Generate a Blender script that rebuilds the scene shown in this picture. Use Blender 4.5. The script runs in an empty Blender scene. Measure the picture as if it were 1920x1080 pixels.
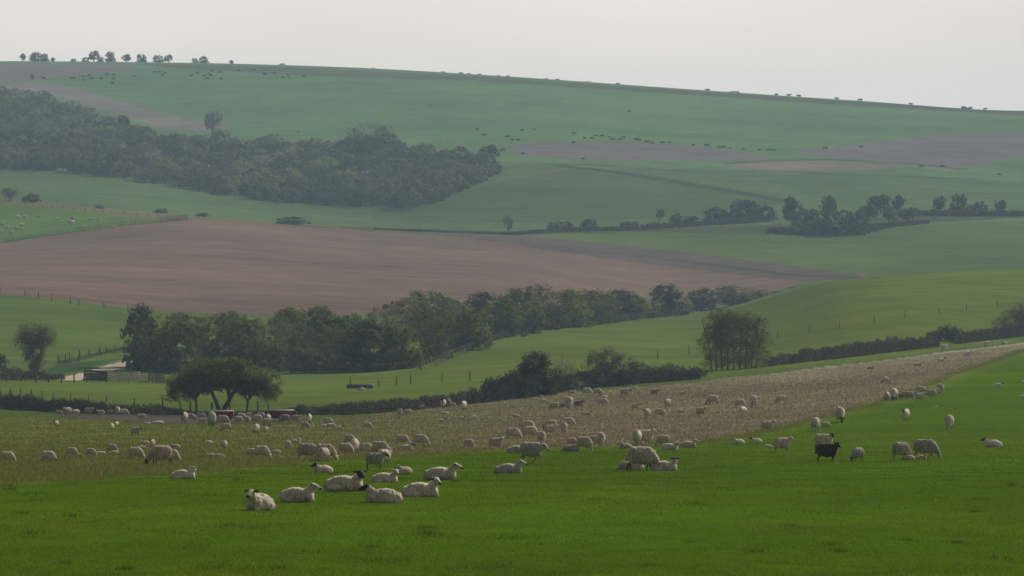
import bpy, bmesh, math, random
import numpy as np
from mathutils import Vector, noise

random.seed(7)
RNG = np.random.default_rng(7)
F = 9134.0          # focal length in photo pixels (12 degree view)
U0, V0 = 960.0, 330.0   # column of the view axis, row of eye level
scene = bpy.context.scene
COL = scene.collection

# ------------------------------------------------------------------ terrain
UC = np.array([-400, 0, 320, 640, 960, 1280, 1600, 1920, 2320], float)
def rz(y, row): return (V0 - row) / F * y
# each knot row: list of (distance, row) at u = 0,320,640,960,1280,1600,1920
KN = [
 [(120,1080)]*7,
 [(165,925)]*7,
 [(215,870)]*7,
 [(275,830)]*7,
 [(340,800),(340,800),(340,800),(340,798),(350,790),(345,775),(340,775)],
 [(390,785),(390,787),(395,787),(420,770),(430,750),(430,730),(430,718)],
 [(435,774),(432,779),(445,775),(490,748),(560,713),(620,683),(700,643)],
 [(590,715),(590,717),(600,712),(640,680),(730,660),(720,620),(800,572)],
 [(650,692),(660,690),(660,690),(850,625),(1040,591),(940,524),(980,507)],
 [(900,560),(890,590),(920,592),(960,600),(1130,584),(1080,533),(1100,516)],
 [(1080,510),(1120,505),(1150,510),(1180,515),(1240,536),(1200,517),(1200,498)],
 [(1300,457),(1400,416),(1430,432),(1420,447),(1380,475),(1320,490),(1350,460)],
 [(1560,378),(1490,402),(1500,424),(1490,432),(1490,430),(1510,422),(1560,398)],
 [(1750,310),(1700,345),(1640,383),(1700,330),(1750,320),(1750,330),(1770,345)],
 [(2150,200),(2020,240),(1870,275),(1850,270),(1850,280),(1860,288),(1950,270)],
 [(2700,117),(2700,120),(2650,129),(2600,147),(2550,169),(2500,190),(2450,209)],
]
KY, KZ = [], []
KY.append(np.full(9, 3.0)); KZ.append(np.full(9, -2.0))
KY.append(np.full(9, 45.0)); KZ.append(np.full(9, -4.6))
for r in KN:
    ys = [p[0] for p in r]; zs = [rz(*p) for p in r]
    KY.append(np.array([ys[0]] + ys + [ys[-1]], float)); KZ.append(np.array([zs[0]] + zs + [zs[-1]], float))
KY.append(KY[-1] + 420); KZ.append(KZ[-1] - 26)
KY.append(np.full(9, 4200.0)); KZ.append(np.full(9, -12.0))
KY = np.array(KY); KZ = np.array(KZ)

def pchip(x, y, xq):
    h = np.diff(x); dl = np.diff(y) / h
    m = np.zeros_like(y)
    for i in range(1, len(x) - 1):
        if dl[i-1] * dl[i] > 0:
            w1 = 2*h[i] + h[i-1]; w2 = h[i] + 2*h[i-1]
            m[i] = (w1 + w2) / (w1/dl[i-1] + w2/dl[i])
    m[0] = dl[0]; m[-1] = dl[-1]
    xq = np.clip(xq, x[0], x[-1])
    i = np.clip(np.searchsorted(x, xq, side='right') - 1, 0, len(h) - 1)
    t = (xq - x[i]) / h[i]
    t2, t3 = t*t, t*t*t
    return (2*t3-3*t2+1)*y[i] + (t3-2*t2+t)*h[i]*m[i] + (-2*t3+3*t2)*y[i+1] + (t3-t2)*h[i]*m[i+1]

def knots(us):
    us = np.atleast_1d(us)
    return (np.array([pchip(UC, k, us) for k in KY]), np.array([pchip(UC, k, us) for k in KZ]))

_cache = {}
YS = np.concatenate([np.arange(60, 500, .5), np.arange(500, 1200, 1.), np.arange(1200, 2900, 2.)])
def column(u):
    k = round(float(u), 1)
    if k not in _cache:
        a, b = knots(np.array([k])); _cache[k] = (a[:, 0], b[:, 0], pchip(a[:, 0], b[:, 0], YS))
    return _cache[k]
def height(x, y):
    a, b, _ = column(U0 + x / y * F)
    return float(pchip(a, b, np.array([y]))[0])
def hit(u, v):
    """ground point seen in direction (u, v)"""
    _, _, z = column(u)
    rows = V0 - z / YS * F
    ok = np.nonzero(rows <= v)[0]
    i = ok[0] if len(ok) else len(YS) - 1
    y = YS[i]
    if i > 0 and rows[i-1] > v:
        y = YS[i-1] + (YS[i] - YS[i-1]) * (rows[i-1] - v) / max(1e-6, rows[i-1] - rows[i])
    return Vector(((u - U0) / F * y, y, float(z[i]) if i == 0 else float(np.interp(y, YS, z))))

def ray_poly(pts, sub=6):
    """pixel polygon -> world xy polygon; a point ('y', u, y) is given by its distance"""
    out = []
    n = len(pts)
    for i in range(n):
        a, b = pts[i], pts[(i+1) % n]
        if len(a) == 2 and len(b) == 2:
            for k in range(sub):
                t = k / sub
                p = hit(a[0] + (b[0]-a[0])*t, a[1] + (b[1]-a[1])*t); out.append((p.x, p.y))
        elif len(a) == 2:
            p = hit(*a); out.append((p.x, p.y))
        else:
            out.append(((a[1]-U0)/F*a[2], a[2]))
    return np.array(out)
def inside(P, X, Y):
    r = np.zeros(X.shape, bool)
    n = len(P)
    for i in range(n):
        x1, y1 = P[i]; x2, y2 = P[(i+1) % n]
        if y1 == y2: continue
        c = ((y1 > Y) != (y2 > Y)) & (X < (x2-x1)*(Y-y1)/(y2-y1) + x1)
        r ^= c
    return r

# ------------------------------------------------------------------ materials
def new_mat(name):
    m = bpy.data.materials.new(name); m.use_nodes = True
    nt = m.node_tree; nt.nodes.clear()
    return m, nt, nt.nodes, nt.links
def N(nodes, t, **kw):
    n = nodes.new(t)
    for k, v in kw.items():
        if k in n.inputs: n.inputs[k].default_value = v
        else: setattr(n, k, v)
    return n
def noise_node(nodes, links, vec, scale, detail=4, rough=.6):
    n = N(nodes, 'ShaderNodeTexNoise', Scale=scale, Detail=detail, Roughness=rough)
    links.new(vec, n.inputs['Vector']); return n.outputs['Fac']
def maprange(nodes, links, src, a, b, c, d):
    n = nodes.new('ShaderNodeMapRange'); links.new(src, n.inputs[0])
    for i, v in zip((1, 2, 3, 4), (a, b, c, d)): n.inputs[i].default_value = v
    return n.outputs[0]
def math_node(nodes, links, op, a, b):
    n = nodes.new('ShaderNodeMath'); n.operation = op
    for i, s in enumerate((a, b)):
        if isinstance(s, (int, float)): n.inputs[i].default_value = s
        else: links.new(s, n.inputs[i])
    return n.outputs[0]
def scaled_vec(nodes, links, src, s):
    n = nodes.new('ShaderNodeMapping'); n.vector_type = 'POINT'; links.new(src, n.inputs['Vector'])
    n.inputs['Scale'].default_value = s; return n.outputs[0]

def simple_mat(name, col, rough=.85, var=.2, scale=6, spec=.2, bump=.0):
    m, nt, nodes, links = new_mat(name)
    out = N(nodes, 'ShaderNodeOutputMaterial'); b = N(nodes, 'ShaderNodeBsdfPrincipled')
    b.inputs['Roughness'].default_value = rough; b.inputs['Specular IOR Level'].default_value = spec
    tc = N(nodes, 'ShaderNodeTexCoord')
    f = noise_node(nodes, links, tc.outputs['Object'], scale)
    k = maprange(nodes, links, f, .25, .75, 1 - var, 1 + var)
    mx = N(nodes, 'ShaderNodeVectorMath', operation='SCALE'); mx.inputs[0].default_value = col[:3]
    links.new(k, mx.inputs['Scale']); links.new(mx.outputs[0], b.inputs['Base Color'])
    if bump:
        bp = N(nodes, 'ShaderNodeBump', Strength=1.0, Distance=bump); links.new(f, bp.inputs['Height']); links.new(bp.outputs[0], b.inputs['Normal'])
    links.new(b.outputs[0], out.inputs[0])
    return m

def leaf_mat(name, transl=.3, rough=.8):
    m, nt, nodes, links = new_mat(name)
    out = N(nodes, 'ShaderNodeOutputMaterial')
    at = N(nodes, 'ShaderNodeAttribute', attribute_name='Col')
    oi = N(nodes, 'ShaderNodeObjectInfo')
    k = maprange(nodes, links, oi.outputs['Random'], 0, 1, .65, 1.3)
    mx = N(nodes, 'ShaderNodeVectorMath', operation='SCALE'); links.new(at.outputs['Color'], mx.inputs[0]); links.new(k, mx.inputs['Scale'])
    d = N(nodes, 'ShaderNodeBsdfDiffuse'); t = N(nodes, 'ShaderNodeBsdfTranslucent')
    links.new(mx.outputs[0], d.inputs[0]); links.new(mx.outputs[0], t.inputs[0])
    ms = N(nodes, 'ShaderNodeMixShader', Fac=transl)
    links.new(d.outputs[0], ms.inputs[1]); links.new(t.outputs[0], ms.inputs[2]); links.new(ms.outputs[0], out.inputs[0])
    return m

M = {}
M['leaf'] = leaf_mat('leaf', .25)
M['thin_leaf'] = leaf_mat('thin_leaf', .45)
M['twig'] = leaf_mat('twig', .05)
M['blade'] = leaf_mat('grass_blade', .3)
M['straw'] = leaf_mat('straw', .25)
M['bark'] = simple_mat('bark', (.045, .036, .028), scale=8, bump=.02)
M['post'] = simple_mat('weathered_post', (.06, .052, .042), scale=20)
M['pale_post'] = simple_mat('pale_post', (.20, .185, .155), scale=20)
M['wire'] = simple_mat('wire', (.05, .05, .05), rough=.7)

def ground_mat():
    m, nt, nodes, links = new_mat('field_surface')
    out = N(nodes, 'ShaderNodeOutputMaterial'); b = N(nodes, 'ShaderNodeBsdfPrincipled')
    b.inputs['Roughness'].default_value = 1; b.inputs['Specular IOR Level'].default_value = 0
    geo = N(nodes, 'ShaderNodeNewGeometry'); P = geo.outputs['Position']
    at = N(nodes, 'ShaderNodeAttribute', attribute_name='Col')
    mk = N(nodes, 'ShaderNodeAttribute', attribute_name='Mask')
    sep = N(nodes, 'ShaderNodeSeparateColor'); links.new(mk.outputs['Color'], sep.inputs[0])
    plough, stub, rough_ = sep.outputs[0], sep.outputs[1], sep.outputs[2]
    n1 = maprange(nodes, links, noise_node(nodes, links, P, .012, 3), .32, .68, .82, 1.18)
    n2 = maprange(nodes, links, noise_node(nodes, links, P, .09, 5, .7), .3, .7, .80, 1.20)
    n3 = maprange(nodes, links, noise_node(nodes, links, P, 1.3, 6, .75), .3, .7, .80, 1.20)
    n4 = maprange(nodes, links, noise_node(nodes, links, P, 12., 3, .7), .3, .7, .75, 1.25)
    k = math_node(nodes, links, 'MULTIPLY', math_node(nodes, links, 'MULTIPLY', n1, n2), math_node(nodes, links, 'MULTIPLY', n3, n4))
    # furrows and drill lines: long thin streaks across the slope
    fv = scaled_vec(nodes, links, P, (.006, .16, 0.0))
    f1 = maprange(nodes, links, noise_node(nodes, links, fv, 1., 6, .7), .3, .7, -1, 1)
    fv2 = scaled_vec(nodes, links, P, (.02, .6, 0.0))
    f2 = maprange(nodes, links, noise_node(nodes, links, fv2, 1., 3, .6), .3, .7, -1, 1)
    fs = math_node(nodes, links, 'MULTIPLY', math_node(nodes, links, 'ADD', f1, f2), math_node(nodes, links, 'ADD', math_node(nodes, links, 'MULTIPLY', plough, .17), .045))
    k = math_node(nodes, links, 'MULTIPLY', k, math_node(nodes, links, 'ADD', fs, 1.0))
    mx = N(nodes, 'ShaderNodeVectorMath', operation='SCALE'); links.new(at.outputs['Color'], mx.inputs[0]); links.new(k, mx.inputs['Scale'])
    # yellow-green drift inside the grass
    hue = maprange(nodes, links, noise_node(nodes, links, P, .05, 4, .6), .3, .7, .485, .515)
    hs = N(nodes, 'ShaderNodeHueSaturation'); links.new(hue, hs.inputs['Hue']); links.new(mx.outputs[0], hs.inputs['Color'])
    links.new(hs.outputs[0], b.inputs['Base Color'])
    bp = N(nodes, 'ShaderNodeBump', Strength=.6, Distance=.08); links.new(noise_node(nodes, links, P, 3., 5, .7), bp.inputs['Height']); links.new(bp.outputs[0], b.inputs['Normal'])
    links.new(b.outputs[0], out.inputs[0])
    return m
M['ground'] = ground_mat()

# ------------------------------------------------------------------ mesh helpers
def tag(o, label=None, cat=None, group=None, kind=None):
    if label: o['label'] = label
    if cat: o['category'] = cat
    if group: o['group'] = group
    if kind: o['kind'] = kind
    return o
def np_mesh(name, V, Fc, mats, colors=None, smooth=False, matidx=None):
    """V (n,3), Fc (m,k) all faces with k corners; colors per face"""
    me = bpy.data.meshes.new(name)
    V = np.ascontiguousarray(V, dtype=np.float32); Fc = np.ascontiguousarray(Fc, dtype=np.int32)
    m, k = Fc.shape
    me.vertices.add(len(V)); me.vertices.foreach_set('co', V.ravel())
    me.loops.add(m*k); me.loops.foreach_set('vertex_index', Fc.ravel())
    me.polygons.add(m); me.polygons.foreach_set('loop_start', np.arange(0, m*k, k, dtype=np.int32))
    me.polygons.foreach_set('loop_total', np.full(m, k, dtype=np.int32))
    if smooth: me.polygons.foreach_set('use_smooth', np.ones(m, bool))
    for mt in mats: me.materials.append(mt)
    if matidx is not None: me.polygons.foreach_set('material_index', np.asarray(matidx, dtype=np.int32))
    me.update(calc_edges=True)
    if colors is not None:
        a = me.color_attributes.new('Col', 'FLOAT_COLOR', 'CORNER')
        c = np.ones((m, k, 4), np.float32); c[:, :, :3] = colors[:, None, :]
        a.data.foreach_set('color', c.ravel())
    return me
def link(name, me, parent=None, loc=None):
    o = bpy.data.objects.new(name, me); COL.objects.link(o)
    if parent: o.parent = parent
    if loc is not None: o.location = loc
    return o
def empty(name, loc, rz_=0):
    o = bpy.data.objects.new(name, None); COL.objects.link(o)
    o.location = loc; o.rotation_euler = (0, 0, rz_); o.empty_display_size = .5
    return o
def copy_thing(root, loc, rz_=0, scale=(1, 1, 1)):
    r = root.copy(); COL.objects.link(r)
    r.location = loc; r.rotation_euler = (0, 0, rz_); r.scale = scale
    for ch in list(root.children):
        c = ch.copy(); COL.objects.link(c); c.parent = r
        for g in list(ch.children):
            d = g.copy(); COL.objects.link(d); d.parent = c
    return r

class Geo:
    """collects quads (as numpy blocks) into one mesh"""
    def __init__(s): s.V = []; s.F = []; s.n = 0; s.C = []
    def add(s, V, Fc, col=None):
        V = np.asarray(V, float); Fc = np.asarray(Fc, int)
        s.V.append(V); s.F.append(Fc + s.n); s.n += len(V)
        s.C.append(np.tile(col if col is not None else (1, 1, 1), (len(Fc), 1)) if col is None or np.ndim(col) == 1 else col)
    def box(s, c, d, rz_=0, tilt=0):
        x, y, z = d[0]/2, d[1]/2, d[2]/2
        V = np.array([(-x,-y,-z),(x,-y,-z),(x,y,-z),(-x,y,-z),(-x,-y,z),(x,-y,z),(x,y,z),(-x,y,z)])
        ct, st = math.cos(tilt), math.sin(tilt)
        V = np.stack([V[:,0]*ct + V[:,2]*st, V[:,1], -V[:,0]*st + V[:,2]*ct], 1)
        cr, sr = math.cos(rz_), math.sin(rz_)
        V = np.stack([V[:,0]*cr - V[:,1]*sr, V[:,0]*sr + V[:,1]*cr, V[:,2]], 1) + np.array(c)
        s.add(V, [(3,2,1,0),(4,5,6,7),(0,1,5,4),(1,2,6,5),(2,3,7,6),(3,0,4,7)])
    def tube(s, pts, rad, n=7):
        pts = [Vector(p) for p in pts]
        V = []
        for i, p in enumerate(pts):
            d = (pts[min(i+1, len(pts)-1)] - pts[max(i-1, 0)])
            if d.length < 1e-6: d = Vector((0, 0, 1))
            d.normalize()
            a = d.cross(Vector((.13, .98, .1))).normalized(); b = d.cross(a)
            for k in range(n):
                t = 2*math.pi*k/n
                V.append(p + (a*math.cos(t) + b*math.sin(t)) * rad[i])
        Fc = []
        for i in range(len(pts)-1):
            for k in range(n):
                Fc.append((i*n+k, i*n+(k+1) % n, (i+1)*n+(k+1) % n, (i+1)*n+k))
        for q in range(1, n-1, 2):  # end caps as quads
            o = (len(pts)-1)*n
            Fc.append((o, o+q, o+min(q+1, n-1), o+min(q+2, n-1)) if q+2 < n else (o, o+q, o+q+1, o))
        Fc = [f for f in Fc if len(set(f)) == 4]
        s.add([tuple(v) for v in V], Fc)
    def mesh(s, name, mat, colors=False, smooth=False):
        return np_mesh(name, np.concatenate(s.V), np.concatenate(s.F), [mat], np.concatenate(s.C) if colors else None, smooth)

def cards(centers, size, aspect, cols, rng, up=0.0, normal=None, jit=.55):
    """small leaf-like quads; with normals given they lie roughly along the crown's surface; up>0 stands them up"""
    n = len(centers)
    if normal is None:
        d = rng.normal(size=(n, 3)); d[:, 2] += up * 3; d /= np.linalg.norm(d, axis=1)[:, None] + 1e-9
        e = rng.normal(size=(n, 3)); w = np.cross(d, e); w /= np.linalg.norm(w, axis=1)[:, None] + 1e-9
    else:
        nn = normal + rng.normal(size=(n, 3))*jit; nn /= np.linalg.norm(nn, axis=1)[:, None] + 1e-9
        d = np.cross(nn, rng.normal(size=(n, 3))); d /= np.linalg.norm(d, axis=1)[:, None] + 1e-9
        w = np.cross(nn, d)
    L = (size * rng.uniform(.6, 1.4, n))[:, None]; W = L * aspect
    c = centers
    V = np.stack([c - d*L/2, c + w*W/2 + d*L*.05, c + d*L/2, c - w*W/2 + d*L*.05], 1).reshape(-1, 3)
    Fc = np.arange(n*4).reshape(n, 4)
    return V, Fc

def crown_points(blobs, n_cl, per, rng, sig=.2, shell=.55, want_normals=False):
    """leaf positions gathered in clumps through the outer part of a union of ellipsoids"""
    B = np.array(blobs, float); vol = B[:, 3]*B[:, 4]*B[:, 5]; vol = vol**.67; vol /= vol.sum()
    k = rng.choice(len(B), n_cl, p=vol)
    d = rng.normal(size=(n_cl, 3)); d /= np.linalg.norm(d, axis=1)[:, None]
    r = shell + (1 - shell) * rng.random(n_cl)**.6
    cen = B[k, :3] + d * r[:, None] * B[k, 3:]
    s = sig * B[k, 3:].min(axis=1)
    g = np.clip(rng.normal(size=(n_cl, per, 3)), -1.7, 1.7)
    p = cen[:, None, :] + g * s[:, None, None] * rng.uniform(.7, 1.3, (n_cl, 1, 1))
    cid = np.repeat(np.arange(n_cl), per)
    if want_normals:
        nb = d / B[k, 3:]; nb /= np.linalg.norm(nb, axis=1)[:, None]
        nrm = nb[:, None, :] + g*.55; nrm = nrm.reshape(-1, 3); nrm /= np.linalg.norm(nrm, axis=1)[:, None]
        return p.reshape(-1, 3), cid, cen, nrm
    return p.reshape(-1, 3), cid, cen

def clump_colors(pal, cid, rng, jitter=.18):
    pal = np.array(pal); n = cid.max() + 1
    c = pal[rng.integers(0, len(pal), n)] * rng.uniform(.62, 1.4, (n, 1))
    return np.clip(c[cid] * rng.uniform(1-jitter, 1+jitter, (len(cid), 1)), 0, 1)

GREENS = [(.118,.130,.024), (.145,.160,.026), (.084,.092,.026), (.165,.170,.034)]
FRESH = [(.185,.235,.024), (.155,.200,.026), (.120,.150,.024)]
BROWNS = [(.130,.105,.058), (.108,.100,.050), (.145,.128,.060), (.105,.108,.044)]
OLIVE = [(.150,.165,.032), (.130,.155,.028), (.160,.140,.032), (.105,.135,.028)]
DARKS = [(.036,.048,.020), (.030,.038,.018), (.046,.054,.024)]

def tree_meshes(seed, pal, W=6., H=7., n_cl=150, per=22, leaf=.32, aspect=.6, twigs=.0, stems=1, crown_from=.15, lumps=7, trunk_r=.22):
    rng = np.random.default_rng(seed)
    blobs = [(0, 0, H*(.5+crown_from/2), W*.38, W*.38, H*(1-crown_from)*.42)]
    for i in range(lumps):
        a = rng.uniform(0, 6.28); rr = W*rng.uniform(.15, .30); zz = H*rng.uniform(crown_from+.18, .80)
        s = rng.uniform(.17, .25)*W
        blobs.append((math.cos(a)*rr, math.sin(a)*rr, zz, s, s, s*.85))
    if crown_from < .1:      # bushy right down to the ground
        for i in range(5):
            a = i*1.26 + rng.uniform(-.3, .3); blobs.append((math.cos(a)*W*.27, math.sin(a)*W*.27, H*.17, W*.22, W*.22, H*.19))
    P, cid, cen, nr = crown_points(blobs, n_cl, per, rng, .15, .84, True)
    P[:, 2] = np.clip(P[:, 2], H*crown_from*.4, None)
    C = clump_colors(pal, cid, rng)
    V, Fc = cards(P, leaf, aspect, C, rng, normal=nr, jit=.4)
    cm = np_mesh('crown', V, Fc, [M['leaf']], C)
    g = Geo()
    for s in range(stems):
        bx = rng.uniform(-.18, .18)*W*(stems > 1); by = rng.uniform(-.12, .12)*W*(stems > 1)
        top = Vector((bx*1.8 + rng.uniform(-.1, .1)*W, by*1.5, H*rng.uniform(.6, .8)))
        r0 = trunk_r * (1 if stems == 1 else .5)
        pts = [Vector((bx, by, -.15)).lerp(top, t) + Vector((rng.normal()*.12, rng.normal()*.12, 0))*(t > 0) for t in (0, .2, .4, .6, .8, 1)]
        g.tube(pts, [r0*(1-.8*t) for t in (0, .2, .4, .6, .8, 1)], 6)
        for q in range(14 if stems == 1 else 6):
            c = Vector(cen[rng.integers(len(cen))]); s0 = pts[1 + int(rng.integers(0, 3))]
            if c.z < s0.z*.7: continue
            mid = s0.lerp(c, .5) + Vector((0, 0, .1*W*rng.uniform(-.3, .6)))
            g.tube([s0, mid, c], [r0*.35, r0*.22, r0*.06], 5)
    return cm, g.mesh('trunk', M['bark'])

def make_tree(meshes, loc, name='tree'):
    r = empty(name, loc)
    link('trunk', meshes[1], r); link('crown', meshes[0], r)
    return r

HAZE = .00013
# ------------------------------------------------------------------ ground sheet
FG = (.055, .101, .002)      # near pasture
BORDER = [(-400,940),(0,907),(170,898),(320,888),(480,874),(640,862),(900,846),(1100,838),(1300,834),(1440,810),(1520,790),(1600,771),(1700,742),(1760,716),(1850,682),(1920,655),(2150,600)]
STUBTOP = [(2150,600),(1920,646),(1760,663),(1600,684),(1440,701),(1300,717),(1100,734),(880,758),(760,771),(640,783),(470,793),(300,795),(200,786),(100,784),(0,781),(-400,776)]
ZONES = [  # (name, colour, plough mask, polygon) in painting order: later wins
 ('near', FG, 0, [(-3000,1400),('y',-3000,300),(-400,940)] + BORDER[1:] + [('y',2600,700),('y',5000,700),('y',5000,5),('y',-3000,5)]),
 ('strip', (.058,.090,.016), 0, STUBTOP[:-1] + [(-400,776),(-400,735),(0,742),(300,765),(600,770),(880,748),(1100,715),(1300,700),(1440,685),(1600,668),(1760,650),(1920,632),(2150,590)]),
 ('stubble_zone', (.165,.137,.083), .3, BORDER + STUBTOP),
 ('mud', (.075,.066,.052), .3, [(95,781),(120,776),(200,778),(300,776),(420,775),(560,776),(575,786),(560,794),(470,797),(300,797),(200,788)]),
 ('rough', (.066,.070,.022), 0, [(0,716),(100,716),(300,718),(340,712),(300,702),(260,697),(150,699),(110,712),(0,712)]),
 ('verge', (.040,.072,.022), 0, [(85,712),(130,700),(170,688),(255,670),(255,655),(110,684),(60,700)]),
 ('track', (.36,.30,.23), 0, [(100,713),(152,700),(188,688),(256,674),(258,682),(205,697),(178,703),(150,713)]),
 ('field_bank', (.074,.112,.022), 0, [('y',-400,1000),(-400,548),(0,552),(120,564),(230,579),('y',300,900),('y',330,850),('y',330,700),(250,670),(110,684),(0,690),(-400,690)]),
 ('hill_right', (.078,.112,.018), 0, [('y',640,600),('y',640,700),('y',800,800),('y',960,900),('y',1280,1110),('y',1600,1130),('y',1920,1150),('y',2600,1150),('y',2600,720),('y',1920,710),('y',1600,630),('y',1280,575),('y',960,505),('y',640,460),('y',-400,460),('y',-400,580),('y',320,600)]),
 ('plough', (.132,.090,.070), 1, [(-400,490),(0,455),(120,437),(240,422),(350,412),(450,415),(640,428),(860,440),(1000,448),(1300,480),(1640,520),('y',1620,1230),('y',1500,1170),('y',1290,1140),('y',960,970),('y',640,925),('y',450,905),(230,577),(120,562),(0,551),(-400,520)]),
 ('plough_dark', (.088,.070,.062), .7, [(640,428),(800,431),(1000,442),(1300,474),(1500,500),(1640,520),(1500,528),(1300,506),(1100,480),(960,458),(860,445)]),
 ('pasture', (.070,.125,.020), 0, [(-400,500),(0,454),(120,436),(240,421),(350,410),(200,396),(100,386),(0,379),(-400,370)]),
 ('valley_side', (.070,.108,.040), 0, [(-400,306),(0,310),(120,320),(230,330),(330,345),(430,362),(520,374),(690,384),(770,385),(880,347),(935,318),(960,308),(1280,321),(1620,328),(1920,345),(2320,350),(2320,398),(1920,397),(1700,398),(1600,414),(1250,427),(960,433),(700,426),(560,420),(450,411),(350,405),(100,381),(-400,366)]),
 ('mid_dark', (.062,.084,.034), 0, [(930,340),(1080,318),(1250,340),(1380,362),(1460,378),(1380,400),(1200,410),(900,418),(700,416),(700,398),(820,384)]),
 ('valley_verge', (.055,.068,.030), 0, [(560,421),(700,427),(960,434),(1250,428),(1600,415),(1700,400),(1920,400),(1920,408),(1700,418),(1620,440),(1450,441),(1250,435),(960,441),(700,433)]),
 ('pasture_edge', (.120,.108,.045), 0, [(-400,368),(0,376),(100,382),(250,394),(350,406),(450,412),(640,424),(640,429),(450,416),(350,412),(250,409),(180,401),(100,390),(0,382),(-400,374)]),
 ('lavender_left', (.120,.100,.098), .5, [(945,275),(1000,268),(1080,265),(1180,266),(1300,273),(1380,284),(1450,296),(1340,303),(1200,300),(1080,299),(980,292)]),
 ('brown_mound', (.142,.120,.102), .6, [(1370,308),(1430,303),(1520,301),(1620,305),(1720,313),(1600,319),(1480,321),(1380,316)]),
 ('lavender_right', (.125,.105,.110), .5, [(1480,282),(1600,272),(1680,262),(1760,255),(1920,245),(2320,235),(2320,320),(1920,292),(1850,305),(1780,318),(1650,303),(1560,297)]),
 ('pink_slope', (.145,.122,.112), .6, [(-400,185),(0,163),(55,153),(100,158),(150,167),(220,188),(300,210),(360,226),(440,236),(395,247),(300,240),(235,217),(160,196),(60,170),(-100,190)]),
 ('pink_top', (.130,.108,.100), .6, [(-400,118),(0,121),(150,121),(250,124),(262,129),(180,138),(90,148),(0,155),(-400,162)]),
 ('ridge_strip', (.062,.072,.040), .2, [(250,119.5),(540,126.5),(870,142),(1280,169.5),(1600,190.5),(1920,209.5),(1920,217),(1600,198),(1280,177),(1000,159),(870,151),(640,144),(540,140),(330,128)]),
 ('path_line', (.200,.190,.150), .2, [(1440,701),(1600,682),(1760,661),(1920,643),(2100,612),(2100,616),(1920,646.5),(1760,664),(1600,685),(1440,703)]),
]
LINES = [  # dark field edges: (polyline, half-width m, colour)
 ([(1060,312),(1150,322),(1250,338),(1380,360),(1480,378)], 4., (.035,.045,.022)),
 ([(940,306),(1100,309),(1280,320),(1450,322),(1620,328),(1800,335),(1920,344),(2200,360)], 2.2, (.045,.055,.030)),
 ([(1360,307),(1450,301),(1560,299),(1700,307),(1800,316)], 2.2, (.05,.055,.03)),
 ([(-100,456),(0,455),(120,437),(240,422),(350,411)], 2., (.045,.055,.02)),
 ([(1640,521),(1480,515),(1300,492),(1100,470)], 1.5, (.05,.045,.04)),
 ([(560,424),(760,431),(960,437),(1240,431)], 3.0, (.034,.045,.022)),
]
EDGE = BORDER[1:-1]

ucols = np.concatenate([np.linspace(-7500, -460, 40), np.arange(-400, 2321, 3.6), np.linspace(2380, 9000, 40)])
# distances: closely spaced where the photograph looks at them flat on
ycand = [3.]
ref = [column(u) for u in (100, 500, 900, 1300, 1700)]
yf = np.concatenate([np.arange(3, 118, 3.), ])
ylist = list(yf)
y = 118.
while y < 4200:
    step = 60.
    for (a, b, z) in ref:
        if y > 2750: continue
        z2 = np.interp([y, y+4], YS, z)
        dr = ((V0 - z2[0]/y*F) - (V0 - z2[1]/(y+4)*F)) / 4
        if dr > 0: step = min(step, 2.3 / dr)
    step = max(.45, min(step, 60 if y > 2750 else 8))
    ylist.append(y); y += step
ys = np.array(ylist + [4200.])
ky, kz = knots(np.clip(ucols, -400, 2320))
Zg = np.array([pchip(ky[:, i], kz[:, i], ys) for i in range(len(ucols))]).T   # (ny, nu)
Xg = (ucols[None, :] - U0) / F * ys[:, None]
Yg = np.repeat(ys[:, None], len(ucols), 1)
ny, nu = Zg.shape
print('ground', ny, nu)
X, Y = Xg.ravel(), Yg.ravel()
# wobble the lookup so that field edges are not ruler-straight
wob = lambda s, a: a*(np.sin(X/s*1.7 + np.sin(Y/s*1.3)) + np.sin(Y/s*2.1 + 1.3*np.sin(X/s*.7)))
Xw = X + wob(3.1, .10) + wob(17., .25); Yw = Y + wob(2.3, .18) + wob(13., .35)
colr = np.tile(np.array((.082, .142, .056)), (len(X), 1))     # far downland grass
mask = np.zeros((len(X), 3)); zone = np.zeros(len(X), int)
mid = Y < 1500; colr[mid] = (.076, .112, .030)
SEG = {'stubble_zone': 1, 'plough': 2, 'plough_dark': 2, 'track': 3, 'lavender_left': 4, 'brown_mound': 4, 'lavender_right': 4, 'pink_slope': 4, 'pink_top': 4, 'mud': 5}
ZP = {}
for zi, (nm, c, pl, poly) in enumerate(ZONES):
    P = ray_poly(poly); ZP[nm] = P
    bb = (X > P[:, 0].min()-2) & (X < P[:, 0].max()+2) & (Y > P[:, 1].min()-2) & (Y < P[:, 1].max()+2)
    idx = np.nonzero(bb)[0]; ins = idx[inside(P, Xw[idx], Yw[idx])]
    colr[ins] = c; mask[ins, 0] = pl; zone[ins] = SEG.get(nm, 0)
    if nm == 'stubble_zone': mask[ins, 1] = 1
    if nm == 'near': nearset = ins
    if nm == 'stubble_zone':
        # green regrowth towards the left and along the front edge
        t = np.clip((X[ins]/Y[ins]*F + U0 - 300) / 800, 0, 1)
        colr[ins] = colr[ins] * t[:, None] + np.array((.120, .145, .024)) * (1 - t[:, None])
def seg_dist(px, py, A, B):
    d = B - A; t = np.clip(((px-A[0])*d[0] + (py-A[1])*d[1]) / (d @ d), 0, 1)
    return np.hypot(px - A[0] - t*d[0], py - A[1] - t*d[1])
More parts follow.
